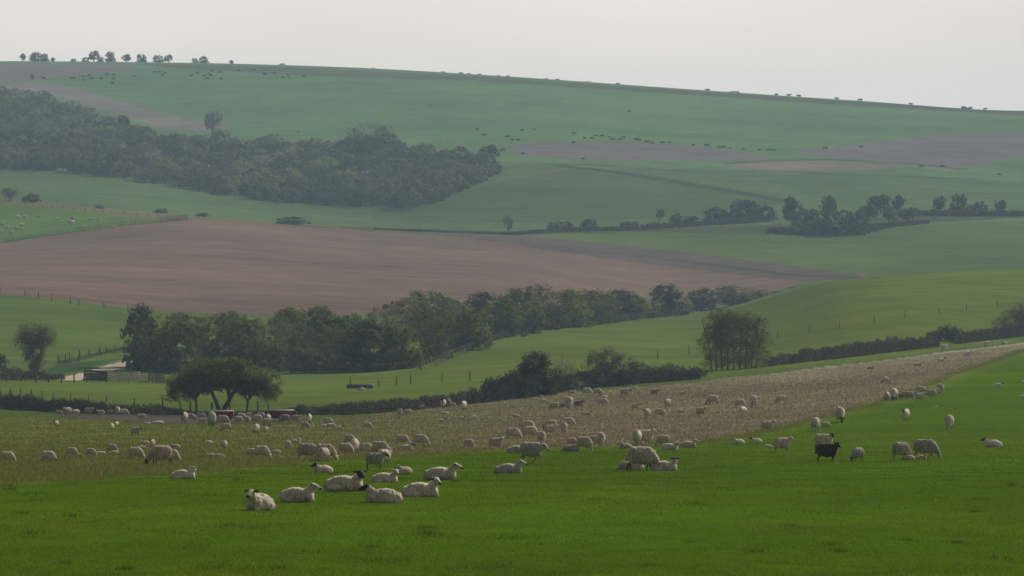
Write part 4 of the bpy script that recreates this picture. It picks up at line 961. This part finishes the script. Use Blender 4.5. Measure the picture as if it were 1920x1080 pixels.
# the wood on the far slope: one mass of crowns
def woodland():
    rng = np.random.default_rng(5)
    poly = np.array([(-60,178),(0,178),(60,186),(120,204),(190,228),(240,243),(300,262),(400,270),(470,276),(560,278),(640,276),(700,278),(780,290),(870,298),(925,306),(930,318),(880,345),(830,368),(770,383),(690,382),(600,378),(520,372),(430,360),(330,343),(230,328),(120,318),(0,308),(-60,308)], float)
    Vs, Fs, Cs, n = [], [], [], 0; placed = []
    pal = [(.082,.092,.046), (.108,.120,.050), (.072,.085,.050), (.130,.148,.058), (.10,.092,.064), (.065,.074,.046), (.15,.145,.115)]
    cand = []
    for v in np.arange(168, 388, 6):
        for u in np.arange(-55, 935, 14):
            cand.append((u + rng.uniform(-6, 6), v + rng.uniform(-2.8, 2.8)))
    cand = [c for c in cand if inside(poly, np.array([c[0]]), np.array([c[1]]))[0]]
    for (u, v) in cand:
        if math.sin(u*.031+1)*math.sin(v*.09+u*.011) > .86 or rng.random() < .05: continue
        top_edge = v < 330
        vb = v + 8
        vb = min(vb, 390)
        p = hit(u, vb)
        s = rng.choice((.85, 1.1, 1.4, 1.8)) * rng.uniform(.85, 1.15); W = 5.8*s; H = 4.3*s**.7*rng.uniform(.8, 1.25)
        nc = 60
        blobs = [(0, 0, H*.5, W*.42, W*.42, H*.48)]
        P, cid, _, nr = crown_points(blobs, nc, 7, rng, .13, .93, True)
        gr = .5 + .5*math.sin(p.x*.02 + math.sin(p.y*.015)*2); base = np.array(pal[rng.integers(len(pal))]) * rng.uniform(.6, 1.35) * np.array((1, 1 + .12*gr, 1 - .15*gr))
        C = base[None, :] * rng.uniform(.82, 1.18, (nc, 1))[cid] * rng.uniform(.85, 1.15, (len(cid), 1))
        P += np.array((p.x, p.y, p.z))
        V, Fc = cards(P, .95, .75, C, rng, normal=nr, jit=.25)
        Vs.append(V); Fs.append(Fc + n); Cs.append(C); n += len(V)
    print('wood crowns', len(cand))
    return np_mesh('woodland', np.concatenate(Vs), np.concatenate(Fs), [M['leaf']], np.concatenate(Cs))
tag(link('woodland', woodland()), 'dark scrubby wood covering the left part of the far slope', 'wood', None, 'stuff')

# spreading thorn tree over the feed troughs, with a smaller thorn on either side
def thorn(name, u, vb, trunk, blobs_px, label, n_cl, seed, leaf=.16, pal=OLIVE, per=26, aspect=.5, cat='tree', r0=.26):
    """trunk: limbs as lists of (du, dv) pixel offsets from the foot, at the foot's distance; blobs (du,dv,ru,rv)"""
    rng = np.random.default_rng(seed)
    p = hit(u, vb); k = p.y / F
    root = empty(name, p)
    blobs = [(a*k, rng.uniform(-.3, .3)*ru*k, -b*k, ru*k, ru*k*.75, rv*k) for a, b, ru, rv in blobs_px]
    P, cid, cen, nr = crown_points(blobs, n_cl, per, rng, .19, .45, True)
    C = clump_colors(pal, cid, rng); V, Fc = cards(P, leaf, aspect, C, rng, normal=nr, jit=.8)
    g = Geo()
    for limb in trunk:
        pts = [Vector((a*k, yy, -b*k)) for a, b, yy in limb]
        m = len(pts); rr = [r0*(1-.75*i/(m-1)) for i in range(m)]
        g.tube(pts, rr, 8)
        for q in range(max(6, n_cl//10)):
            s0 = pts[int(rng.integers(m//2, m))]; c = Vector(cen[rng.integers(len(cen))])
            if (c - s0).length > 3.6: continue
            mid = s0.lerp(c, .5) + Vector((0, 0, .25))
            g.tube([s0, mid, c], [r0*.24, r0*.15, r0*.04], 5)
    link('trunk', g.mesh('trunk', M['bark'], smooth=True), root)
    link('crown', np_mesh('crown', V, Fc, [M['thin_leaf' if pal is not DARKS else 'leaf']], C), root)
    tag(root, label, cat)
    return root
thorn('thorn_tree', 414, 774,
      [[(0,4,0),(-4,-8,0),(-10,-24,.1),(-20,-44,.2),(-32,-62,.3),(-48,-74,.4)], [(2,4,0),(8,-10,0),(18,-28,-.1),(28,-44,-.2),(42,-56,-.3),(58,-66,-.2)], [(18,-28,-.1),(14,-42,.1),(6,-56,.3),(2,-74,.4)], [(-20,-44,.2),(-8,-60,-.5),(4,-78,-.8)]],
      [(0,-82,66,22),(-46,-68,42,24),(48,-68,44,24),(-12,-62,54,18),(20,-92,42,13),(-24,-90,42,13),(78,-52,26,22),(-76,-50,26,22),(30,-58,42,16),(-40,-50,32,16),(52,-48,30,16),(0,-60,60,20),(-14,-50,34,12),(0,-68,72,22),(40,-46,26,12)],
      'wide umbrella-shaped thorn tree with forked trunk spreading over the sheep troughs', 900, 11, .17)
thorn('thorn_tree', 369, 774, [[(0,4,0),(-1,-14,0),(-2,-28,0),(-6,-40,.1),(-14,-54,.3)], [(-2,-24,0),(-12,-34,.1),(-26,-40,.2)], [(-2,-28,0),(8,-40,-.1),(16,-52,-.3)]],
      [(-28,-40,30,18),(-8,-58,32,18),(-46,-30,18,14),(-40,-58,24,18),(14,-50,22,14)], 'small thorn tree with drooping left side, left of the forked umbrella tree', 210, 12, r0=.13)
thorn('thorn_tree', 464, 774, [[(-2,4,0),(0,-14,0),(3,-30,0),(8,-46,.1)], [(3,-26,0),(12,-38,.2),(26,-50,.3)], [(1,-22,0),(-8,-36,-.2)]],
      [(14,-50,32,22),(36,-40,26,20),(2,-40,22,14),(46,-58,20,18),(30,-66,26,16),(52,-36,16,14)], 'small rusty-green thorn tree right of the forked umbrella tree', 210, 13, r0=.13, pal=OLIVE+[(.10,.06,.022)])

# vase-shaped tree at the left, dark scrub at the edge
thorn('tree', 66, 702, [[(0,4,0),(0,-16,0),(-4,-40,0),(-10,-66,0)], [(2,0,0),(6,-22,.2),(12,-50,.3),(16,-72,.3)]],
      [(-2,-74,38,24),(-18,-64,24,20),(20,-70,22,20),(0,-40,22,26),(4,-18,18,18),(-6,-26,16,20)], 'vase-shaped brown-green tree standing alone at the left by the farm track', 330, 21, .26, BROWNS + GREENS[:1], 22, .4, r0=.2)
thorn('bush', 2, 690, [[(0,2,0),(0,-10,0),(2,-20,0)]], [(0,-12,12,14),(-14,-10,16,12)], 'dark bush cut by the left edge beside the vase-shaped tree', 60, 22, .25, DARKS, 20, .6, 'bush', .1)
# tall airy many-stemmed tree by the right hedge
thorn('multi_stemmed_tree', 1376, 692,
      [[(x0*.9, 4, 0), (x0*.93, -20, .1), (x0*1.0+dx*.3, -48, .1), (x0*1.1+dx*.6, -74, .2), (x0*1.12+dx, -94, .2)] for x0, dx in ((-46,-8),(-36,4),(-24,-6),(-12,2),(0,-4),(12,4),(24,0),(36,8),(46,10))],
      [(0,-88,44,24),(-34,-72,30,30),(38,-70,30,30),(0,-60,56,30),(-48,-44,24,28),(52,-42,24,28),(0,-30,62,24),(-30,-14,34,14),(34,-14,34,14),(22,-96,28,14),(-20,-100,28,14)],
      'tall airy tree of many slender stems standing in the right-hand hedge', 900, 31, .24, GREENS + OLIVE[:2] + BROWNS[:1], 24, .3, r0=.12)

# thicket: dark thorn bushes left of it
for (nm, u, vb, blobs, lab, pal, ncl, asp, seed) in [
  ('bush', 935, 748, [(-30,-10,30,12),(0,-18,34,20),(30,-24,30,24)], 'low dark tapering end of the thicket pointing down to the left', DARKS, 240, .5, 41),
  ('bush', 1000, 742, [(0,-40,34,30),(-24,-28,26,24),(20,-30,34,28),(4,-62,26,22),(-6,-14,50,14)], 'tallest dark evergreen-looking bush with olive top in the thicket', DARKS*3 + OLIVE[:1], 420, .55, 42),
  ('shrub', 1062, 732, [(0,-50,28,22),(-10,-28,26,18),(8,-10,30,12)], 'bare pale-branched shrub between the two dark bushes of the thicket', [(.22,.20,.12), (.16,.14,.08), (.09,.08,.05)], 120, .12, 43),
  ('bush', 1130, 724, [(-12,-40,26,28),(10,-44,28,26),(36,-36,26,24),(56,-26,22,20),(0,-14,44,14),(40,-12,30,14)], 'brown-grey rounded bare bush at the right half of the thicket', [(.085,.062,.058), (.100,.076,.064), (.060,.048,.044)], 360, .25, 44),
  ('bush', 1262, 708, [(-30,-10,34,12),(0,-12,30,14),(40,-10,34,10),(-62,-16,22,14)], 'low brown scrub joining the thicket to the many-stemmed tree', [(.060,.048,.036), (.045,.040,.028), (.07,.06,.04)], 200, .3, 45),
  ('bush', 1778, 640, [(0,-14,26,14),(-22,-10,20,10),(20,-8,20,12)], 'dark green bush growing up from the right-hand hedge', DARKS + GREENS[:1], 150, .6, 46),
  ('shrub', 1900, 622, [(0,-22,28,20),(16,-36,20,18),(-20,-14,24,12),(30,-24,24,28)], 'tall twiggy shrub rising from the hedge at the right edge', [(.060,.056,.038), (.048,.042,.032), (.075,.072,.042)], 260, .22, 47)]:
    limbs = [[(x, 2, 0), (x*1.05, -12, .1), (x*1.15+4, -26, .1), (x*1.25+5, -40, .1)] for x in (-16, -5, 4, 14)] if nm == 'shrub' else [[(x, 2, 0), (x, -10, .1), (x*1.1, -20, .1)] for x in (-14, 0, 14)]
    thorn(nm, u, vb, limbs, blobs, lab, ncl, seed, .24, pal, 24, asp, nm, .07)

# hedges: twiggy banks along a line
def hedge(pts_px, hpx, width, dens, pal, label, seed, aspect=.22, size=.28, extra=None):
    rng = np.random.default_rng(seed)
    P, C = [], []; pal = np.array(pal)
    for (a, b) in zip(pts_px[:-1], pts_px[1:]):
        A, B = hit(*a[:2]), hit(*b[:2]); L = (B - A).length
        n = int(L * dens)
        t = rng.random(n); base = np.array(A)[None]*(1-t[:, None]) + np.array(B)[None]*t[:, None]
        ha, hb = (a[2] if len(a) > 2 else hpx)*A.y/F, (b[2] if len(b) > 2 else hpx)*B.y/F
        lump = np.interp(t*L, np.arange(0, L+3, 1.1), rng.uniform(.72, 1.12, len(np.arange(0, L+3, 1.1)))) + np.interp(t*L, np.arange(0, L+9, 7.), rng.uniform(-.12, .14, len(np.arange(0, L+9, 7.))))
        h = (ha + (hb-ha)*t) * lump * rng.uniform(.9, 1.12, n)
        ang = rng.uniform(0, math.pi, n); r = rng.random(n)**.35
        ox = rng.normal(size=n)*.15; oy = np.cos(ang)*r*width/2; oz = np.sin(ang)*r*h + .02
        q = base + np.stack([ox, oy, oz], 1); P.append(q)
        cc = pal[(np.floor(base[:, 0]*1.3 + np.sin(base[:, 0]*3.)).astype(int)) % len(pal)]
        mixr = rng.random(n)[:, None] < .45
        cc = np.where(mixr, pal[rng.integers(0, len(pal), n)], cc); C.append(cc * rng.uniform(.65, 1.35, (n, 1)))
    P = np.concatenate(P); C = np.concatenate(C)
    V, Fc = cards(P, size, aspect, C, rng, up=.45)
    o = link('hedge', np_mesh('hedge', V, Fc, [M['twig']], C)); tag(o, label, 'hedge'); return o
HB = [(.115,.092,.075), (.090,.074,.064), (.150,.125,.092), (.080,.074,.052), (.100,.078,.074)]
hedge([(-120,762,24),(0,766,27),(100,772,25),(200,777,24),(300,778,18),(345,778,12)], 24, 1.6, 420, HB, 'brown bare hedge behind the shaded flock at the left edge', 51)
hedge([(345,778,6),(400,779,5),(480,779,6),(560,779,16)], 8, 1.2, 260, HB, 'low gappy remnant of hedge behind the feed troughs', 52)
hedge([(560,779,18),(640,778,21),(720,773,22),(800,766,20),(880,757,22)], 22, 1.5, 420, HB, 'long low brown hedge between the thorn trees and the dark thicket', 53)
hedge([(1430,688,18),(1500,680,22),(1600,669,25),(1700,657,24),(1760,650,22)], 24, 1.8, 420, HB + [(.05,.045,.025)], 'dark brown hedge running from the many-stemmed tree up to the right', 54)
hedge([(1790,645,20),(1850,638,22),(1920,630,30),(2100,606,30)], 24, 1.8, 420, HB, 'rising dark hedge along the right edge above the pale path', 55)
hedge([(0,712,24),(30,713,22),(70,712,18),(120,712,12)], 20, 1.4, 300, [(.10,.078,.06),(.08,.066,.05),(.06,.055,.035)], 'clipped brown hedge at the left edge by the farm track', 56)
hedge([(240,690,8),(280,697,12),(330,702,14),(380,704,10)], 12, 2.0, 260, DARKS + GREENS[:1], 'dark low scrub behind the pale hurdles', 57, .5)
hedge([(880,757,8),(930,752,26),(1000,744,34),(1060,733,26),(1130,726,30),(1200,719,24),(1310,711,14)], 26, 2.6, 520, [(.062,.050,.042),(.040,.038,.028),(.078,.064,.050)], 'dense dark bramble bank at the foot of the thicket', 58, .35)
FH = [(.085,.10,.052), (.078,.085,.05), (.095,.09,.058)]
hedge([(250,689,10),(400,688,12),(560,694,13),(700,695,12),(785,686,13),(850,660,12),(980,622,10),(1100,612,9),(1200,598,7),(1290,590,6)], 12, 3.2, 260, DARKS + GREENS[:1] + BROWNS[:1], 'dark brambly undergrowth filling the foot of the tree belt', 64, .5, .4)
hedge([(700,430,2),(860,437,3),(953,440,4),(1050,434,6),(1180,431,7),(1300,424,9),(1420,417,12)], 8, 6, 60, FH, 'continuous low hedge line crossing the far valley floor', 61, .6, .7)
hedge([(1440,436,8),(1520,441,14),(1600,438,12),(1680,424,8),(1740,418,4)], 10, 8, 60, FH, 'low scrub spreading under the far trees with bare trunks', 62, .6, 1.1)
hedge([(1700,402,8),(1800,405,10),(1900,405,8),(2050,403,6)], 8, 6, 60, FH, 'low hedge continuing to the right edge beyond the far trees', 63, .6, 1.1)
# pale dry growth at the foot of the belt
def drygrass():
    rng = np.random.default_rng(60); P, C = [], []
    line = [(560,697),(640,698),(730,695),(789,686),(850,660),(900,640),(980,622),(1100,612),(1200,598),(1290,590)]
    for a, b in zip(line[:-1], line[1:]):
        A, B = hit(*a), hit(*b); n = int((B-A).length*30)
        t = rng.random(n)[:, None]; q = np.array(A)*(1-t) + np.array(B)*t; q += np.stack([rng.normal(size=n)*.3, rng.normal(size=n)*1.4 + 1.2, rng.random(n)*.8], 1)
        P.append(q); pal = np.array([(.13,.12,.085), (.08,.09,.04), (.06,.075,.03), (.15,.14,.11)]); C.append(pal[rng.integers(0, 4, n)] * rng.uniform(.7, 1.3, (n, 1)))
    for (u0, v0, u1, v1) in ((110,684,235,655),):
        A, B = hit(u0, v0), hit(u1, v1); n = 900
        t = rng.random(n)[:, None]; q = np.array(A)*(1-t) + np.array(B)*t; q += np.stack([rng.normal(size=n)*.4, rng.normal(size=n)*2 - 1, rng.random(n)*.45], 1)
        P.append(q); pal = np.array([(.15,.14,.10), (.06,.075,.03), (.10,.09,.06)]); C.append(pal[rng.integers(0, 3, n)] * rng.uniform(.7, 1.3, (n, 1)))
    P = np.concatenate(P); C = np.concatenate(C); V, Fc = cards(P, .34, .25, C, rng, .5)
    return np_mesh('dry_growth', V, Fc, [M['straw']], C)
tag(link('dry_undergrowth', drygrass()), 'pale dry weeds along the foot of the tree belt and track bank', 'weeds', None, 'stuff')

# ------------------------------------------------------------------ grass and stubble
def scatter(n, y0, y1, poly, rng, power=1.0):
    out = []
    inv = rng.random(n*3); y = (y0**-power + inv*(y1**-power - y0**-power))**(-1/power)
    u = rng.uniform(-420, 2400, n*3); x = (u-U0)/F*y
    ok = inside(poly, x, y); x, y = x[ok][:n], y[ok][:n]
    iy = np.clip(np.searchsorted(ys, y) - 1, 0, ny-2); uu = x/y*F + U0; iu = np.clip(np.searchsorted(ucols, uu) - 1, 0, nu-2)
    Zu = Vall[:, 2].reshape(ny, nu)
    fy = (y - ys[iy])/(ys[iy+1]-ys[iy]); fu = (uu - ucols[iu])/(ucols[iu+1]-ucols[iu])
    z = (Zu[iy, iu]*(1-fu)+Zu[iy, iu+1]*fu)*(1-fy) + (Zu[iy+1, iu]*(1-fu)+Zu[iy+1, iu+1]*fu)*fy
    return x, y, z
def blades(x, y, z, h, wd, lean, C, rng):
    n = len(x); a = rng.uniform(0, 6.28, n); ca, sa = np.cos(a)*wd/2, np.sin(a)*wd/2
    lx, ly = rng.normal(size=n)*lean*h, rng.normal(size=n)*lean*h
    b0 = np.stack([x-ca, y-sa, z-.01], 1); b1 = np.stack([x+ca, y+sa, z-.01], 1); t = np.stack([x+lx, y+ly, z+h], 1)
    V = np.stack([b0, b1, t], 1).reshape(-1, 3); return V, np.arange(3*n).reshape(n, 3), C
rng = np.random.default_rng(70)
x, y, z = scatter(520000, 112, 420, ZP['near'], rng, 1.6)
n = len(x)
pal = np.array([(.076,.130,.002), (.084,.138,.002), (.066,.116,.002), (.095,.145,.004), (.11,.138,.010), (.30,.27,.13)])
pat = np.sin(x*1.1+np.sin(y*.35)*2)*np.sin(y*.24+np.sin(x*.5)) + .6*np.sin(x*3.1+y*.7)*np.sin(y*.9-x)
C = pal[rng.choice(6, n, p=[.34, .26, .28, .085, .025, .01])] * (rng.uniform(.85, 1.18, n)*(1+.07*pat))[:, None]
h = rng.uniform(.02, .052, n)*(1+.35*np.clip(pat, -1, 1))*np.clip(y/170, 1, 1.35); V, Fc, C = blades(x, y, z, h, rng.uniform(.012, .03, n)*np.clip(y/150, .8, 2.2), .35, C, rng)
# scattered darker, longer tussocks
tc_ = [(random.uniform(0, 1920), random.uniform(850, 1075)) for _ in range(80)]
xs, ys_, zs_, cs_ = [], [], [], []
for (tu, tv) in tc_:
    q = hit(tu, tv); 
    if not inside(ZP['near'], np.array([q.x]), np.array([q.y]))[0]: continue
    m = random.randint(15, 70); r_ = random.uniform(.08, .38)
    gx = rng.normal(size=m)*r_; gy = rng.normal(size=m)*r_*1.3
    xs.append(q.x + gx); ys_.append(q.y + gy); zs_.append(np.full(m, q.z)); cs_.append(np.tile(np.array((.052, .098, .003))*random.uniform(.8, 1.25), (m, 1)) * rng.uniform(.8, 1.2, (m, 1)))
for a, b in zip(EDGE[:-1], EDGE[1:]):      # ragged taller grass where pasture meets stubble
    A, B = hit(*a), hit(*b); m = int((B-A).length*130)
    t_ = rng.random(m); xs.append(A.x*(1-t_)+B.x*t_ + rng.normal(size=m)*.4); ys_.append(A.y*(1-t_)+B.y*t_ + rng.normal(size=m)*(.9 + .7*np.sin(t_*17+a[0])))
    zs_.append(A.z*(1-t_)+B.z*t_ - .04); pc_ = np.array([(.13,.165,.012), (.10,.14,.008), (.20,.19,.05)]); cs_.append(pc_[rng.integers(0, 3, m)] * rng.uniform(.7, 1.25, (m, 1)))
xs = np.concatenate(xs); ys_ = np.concatenate(ys_); zs_ = np.concatenate(zs_); cs_ = np.concatenate(cs_); m = len(xs)
V2, F2, C2 = blades(xs, ys_, zs_, rng.uniform(.06, .14, m), rng.uniform(.015, .035, m), .4, cs_, rng)
F2 = F2 + len(V); V = np.concatenate([V, V2]); Fc = np.concatenate([Fc, F2]); C = np.concatenate([C, C2])
tag(link('grass', np_mesh('grass', V, Fc, [M['blade']], C)), 'short lush green grass of the near pasture', 'grass', None, 'stuff')
x, y, z = scatter(285000, 150, 700, ZP['stubble_zone'], rng, 1.0)
n = len(x); uu = x/y*F + U0
t = np.clip((uu - 300)/800, .10, 1); g_ = rng.random(n) > t*.95
palb = np.array([(.35,.29,.175), (.26,.21,.13), (.50,.42,.28), (.165,.13,.082), (.30,.26,.15)]); palg = np.array([(.22,.27,.035), (.29,.30,.06), (.16,.21,.030), (.30,.27,.08)])
C = np.where(g_[:, None], palg[rng.integers(0, 4, n)], palb[rng.integers(0, 5, n)]) * rng.uniform(.6, 1.35, (n, 1))
h = rng.uniform(.05, .17, n); V, Fc, C = blades(x, y, z, h, rng.uniform(.02, .07, n)*np.clip(y/300, .8, 2), .55, C, rng)
tag(link('stubble', np_mesh('stubble', V, Fc, [M['straw']], C)), 'dry brown stalks and yellow-green regrowth covering the stubble field', 'stubble', None, 'stuff')
# ------------------------------------------------------------------ fences, troughs, hurdles
def fence(pts, ph, label, mat, wires=2, pr=.05, dense=None, name='post_and_wire_fence'):
    """pts: foot pixels of the posts; dense: add posts between by spacing in metres"""
    W = [hit(*p) for p in pts]
    if dense:
        out = []
        for a, b in zip(W[:-1], W[1:]):
            k = max(1, int((b-a).length/dense)); out += [a.lerp(b, i/k) for i in range(k)]
        W = out + [W[-1]]
    W = [Vector((q.x, q.y, height(q.x, q.y))) for q in W][:98]
    root = empty(name, W[0]); o = W[0]
    for q in W:
        g = Geo(); r = pr*random.uniform(.85, 1.2); t = random.uniform(-.03, .03); hh = ph*random.uniform(.9, 1.1)
        d = q - o
        g.tube([d + Vector((0, 0, -.2)), d + Vector((t*.5, 0, hh*.5)), d + Vector((t, 0, hh))], [r, r, r*.9], 6)
        link('post', g.mesh('post', mat), root)
    g = Geo()
    for k in range(wires):
        zz = ph*(.9 - k*.4)
        g.tube([q - o + Vector((0, 0, zz)) for q in W], [.005]*len(W), 4)
    link('wire', g.mesh('wire', M['wire']), root)
    tag(root, label, 'fence'); return root
fence([(657,726),(710,727),(743,724),(770,721),(829,717),(881,714),(1020,700),(1130,688),(1233,673),(1292,663),(1375,648),(1458,634),(1517,625),(1574,617),(1639,605),(1697,597),(1761,588),(1812,582),(1870,575),(1935,568)],
      1.2, 'line of widely spaced dark posts climbing the green hill to the right', M['post'], 2, .065)
fence([(789,697),(815,688),(850,672),(900,652),(940,636),(985,624),(1060,616),(1150,605),(1230,595),(1290,590)], 1.3, 'close-set pale stake fence curving along the foot of the tree belt', M['pale_post'], 2, .045, 4.6)
fence([(-60,548),(0,549),(47,554),(97,564),(132,570),(148,573),(195,579),(240,585)], 1.3, 'dark post fence along the lower left edge of the ploughed field', M['post'], 2, .09, 8)
fence([(-40,458),(0,456),(60,447),(120,438),(180,429),(240,422),(300,416),(352,411)], 1.35, 'fence of many thin posts between the far-left pasture and the ploughed field', M['post'], 2, .06, 1.5)
fence([(0,377),(22,382),(48,385),(78,389),(160,396),(210,401),(278,406),(350,413)], 1.3, 'sparse posts along the upper edge of the far-left pasture', M['post'], 1, .08, 7)
fence([(110,681),(123,680),(131,678),(149,673),(167,671),(187,667),(200,663),(216,660),(233,650)], 1.2, 'short uneven row of posts on the bank above the chalk track', M['post'], 1, .10)
fence([(-20,716),(12,716),(40,716),(67,718),(91,718),(115,719),(139,718),(163,716),(199,716)], 1.15, 'dark posts along the near side of the chalk track at left', M['post'], 2, .09)
fence([(305,769),(338,772),(357,773),(397,774),(431,774),(484,772),(503,776),(560,778)], 1.1, 'dark posts of the fence behind the feed troughs and thorn trees', M['post'], 2, .08)
fence([(0,742),(100,755),(200,763),(305,769)], 1.1, 'post-and-wire fence half hidden behind the left brown hedge', M['post'], 2, .06, 6)
def lone_post(u, v, h, label, r=.09):
    q = hit(u, v); g = Geo(); g.tube([(0, 0, -.2), (0, 0, h*.5), (.02, 0, h)], [r, r, r*.9], 7)
    o = link('wooden_post', g.mesh('wooden_post', M['post']), None, q); tag(o, label, 'post')
lone_post(857, 762, 1.0, 'single dark post standing at the right end of the long low hedge')
lone_post(704, 772, .9, 'dark strainer post in the middle of the long low hedge', .12)
lone_post(789, 694, 1.7, 'stout corner post where the pale stake fence begins', .14)

M['lid'] = simple_mat('pale_lid', (.52, .49, .46), rough=.5, var=.12, scale=3)
M['rust'] = simple_mat('red_brown_panel', (.19, .055, .038), rough=.7, var=.35, scale=4)
M['darkmetal'] = simple_mat('dark_metal', (.035, .032, .034), rough=.6)
M['tyre'] = simple_mat('tyre', (.02, .02, .02))
def feeder(u, vb, wpx, yaw, label):
    p = hit(u, vb); L = wpx*p.y/F; s = L/2.5
    r = empty('feed_trough', p, yaw); r.scale = (1, 1, 1.15)
    g = Geo(); g.box((0, 0, .62*s), (2.4*s, .9*s, .34*s)); g.box((0, 0, .40*s), (2.0*s, .6*s, .12*s))
    link('hopper', g.mesh('hopper', M['rust']), r)
    g = Geo(); 
    for k in (-1, 1): g.box((0, k*.25*s, .855*s), (2.5*s, .56*s, .035*s))
    g.box((0, 0, .885*s), (2.5*s, .14*s, .05*s)); link('lid', g.mesh('lid', M['lid']), r)
    for k in (-1, 1):
        g = Geo(); g.box((k*1.235*s, 0, .60*s), (.05*s, .98*s, .46*s)); g.box((k*1.235*s, 0, .85*s), (.05*s, .6*s, .04*s)); link('end_panel', g.mesh('end_panel', M['rust']), r)
        g = Geo(); g.box((0, k*.52*s, .27*s), (2.3*s, .16*s, .04*s)); g.box((0, k*.60*s, .32*s), (2.3*s, .02*s, .12*s)); link('feeding_tray', g.mesh('feeding_tray', M['darkmetal']), r)
        for j in (-1, 1):
            g = Geo(); g.tube([(j*.95*s, k*.35*s, -.05), (j*.95*s, k*.35*s, .5*s)], [.035*s, .035*s], 6); link('leg', g.mesh('leg', M['darkmetal']), r)
    g = Geo(); g.box((0, 0, .17*s), (2.2*s, .05*s, .05*s)); g.box((1.5*s, 0, .3*s), (.6*s, .05*s, .05*s)); link('drawbar', g.mesh('drawbar', M['darkmetal']), r)
    tag(r, label, 'feeder', 'sheep feeders under the thorn trees'); return r
feeder(413, 790, 50, 0, 'red-brown feed trough with flat pale lid directly below the forked tree')
feeder(527, 788, 48, math.radians(9), 'red-brown feed trough with slanting pale lid, right of the thorn trees')

def hurdle_row():
    mt = simple_mat('galvanised_hurdle', (.46, .44, .38), rough=.6, var=.15)
    for k, (u0, v0, u1, v1, lab) in enumerate([(206,716,222,717,'pale slatted hurdle, leftmost and lowest of the sheep pen row'), (222,717,241,717,'greenish-grey hurdle, second in the sheep pen row'), (241,717,262,717,'tallest pale hurdle, third in the sheep pen row'), (262,717,276,718,'narrow pale hurdle at the right end of the sheep pen row')]):
        A, B = hit(u0, v0), hit(u1, v1); L = (B-A).length; a = math.atan2(B.y-A.y, B.x-A.x)
        r = empty('hurdle', A, a); H = (1.0, 1.15, 1.25, 1.0)[k]
        for j in range(5):
            g = Geo(); g.box((L/2, 0, .18 + j*(H-.25)/4), (L*.95, .04, .10)); link('rail', g.mesh('rail', mt), r)
        for xx in (.03, L*.5, L-.03):
            g = Geo(); g.box((xx, .045, H/2 - .05), (.08, .05, H + .1)); link('upright', g.mesh('upright', mt), r)
        tag(r, lab, 'hurdle', 'pale hurdles of the sheep pen')
hurdle_row()
md = simple_mat('old_boards', (.075, .06, .05), var=.3, scale=4)
def board_pen(u0, v0, u1, v1, H, n, label, gap, nm='board_fence', mat=md):
    A, B = hit(u0, v0), hit(u1, v1); L = (B-A).length; a = math.atan2(B.y-A.y, B.x-A.x); r = empty(nm, A, a)
    for j in range(n):
        g = Geo(); hgt = H/n - gap; g.box((L/2, 0, .12 + (j+.5)*H/n), (L, .04, hgt), 0, random.uniform(-.01, .01)); link('rail', g.mesh('rail', mat), r)
    m = max(2, int(L/1.8)+1)
    for j in range(m):
        g = Geo(); g.box((L*j/(m-1), .06, H*.5), (.12, .10, H*1.15)); link('post', g.mesh('post', mat), r)
    tag(r, label, 'fence')
board_pen(157, 714, 200, 716, 1.25, 4, 'dark close-boarded pen side standing in front of the track bend', .02)
board_pen(278, 716, 306, 719, 1.1, 4, 'dark open-railed fence right of the pale hurdles', .12)
# water trough on the green strip
q = hit(674, 729); r = empty('water_trough', q)
g = Geo(); L = 48*q.y/F
g.box((0, 0, .10), (L, .7, .06)); 
for k in (-1, 1): g.box((0, k*.34, .30), (L, .05, .36)); g.box((k*(L/2-.03), 0, .30), (.06, .63, .36))
link('tank', g.mesh('tank', simple_mat('trough_metal', (.07, .075, .075), rough=.6)), r)
g = Geo(); g.box((L/2+.06, 0, .28), (.10, .5, .56)); link('valve_cover', g.mesh('valve_cover', M['lid']), r)
tag(r, 'long dark water trough with pale end on the green strip behind the hedge', 'trough')
def rock(u, v, s, label):
    rr = random.Random(int(u)); bm = bmesh.new(); bmesh.ops.create_icosphere(bm, subdivisions=2, radius=1)
    for vv in bm.verts: vv.co = Vector((vv.co.x*s, vv.co.y*s*.7, vv.co.z*s*.45)) * (1 + .2*noise.noise(vv.co*1.7 + Vector((u, 0, 0))))
    me = bpy.data.meshes.new('stone'); bm.to_mesh(me); bm.free(); me.materials.append(M['chalk'])
    q = hit(u, v); tag(link('stone', me, None, (q.x, q.y, q.z + s*.15)), label, 'stone')
M['chalk'] = simple_mat('chalk', (.42, .40, .36), var=.2, scale=5)
rock(678, 731, .45, 'pale lump in the grass just in front of the water trough')
rock(297, 795, .45, 'pale flat stone on the mud between the two groups of sheep')
rock(276, 795, .25, 'small pale stone at the left end of the mud')
rock(977, 950, .045, 'tiny white fleck of chalk in the near grass, centre')
rock(1756, 763, .12, 'small white stone in the grass below the huddled bunch')
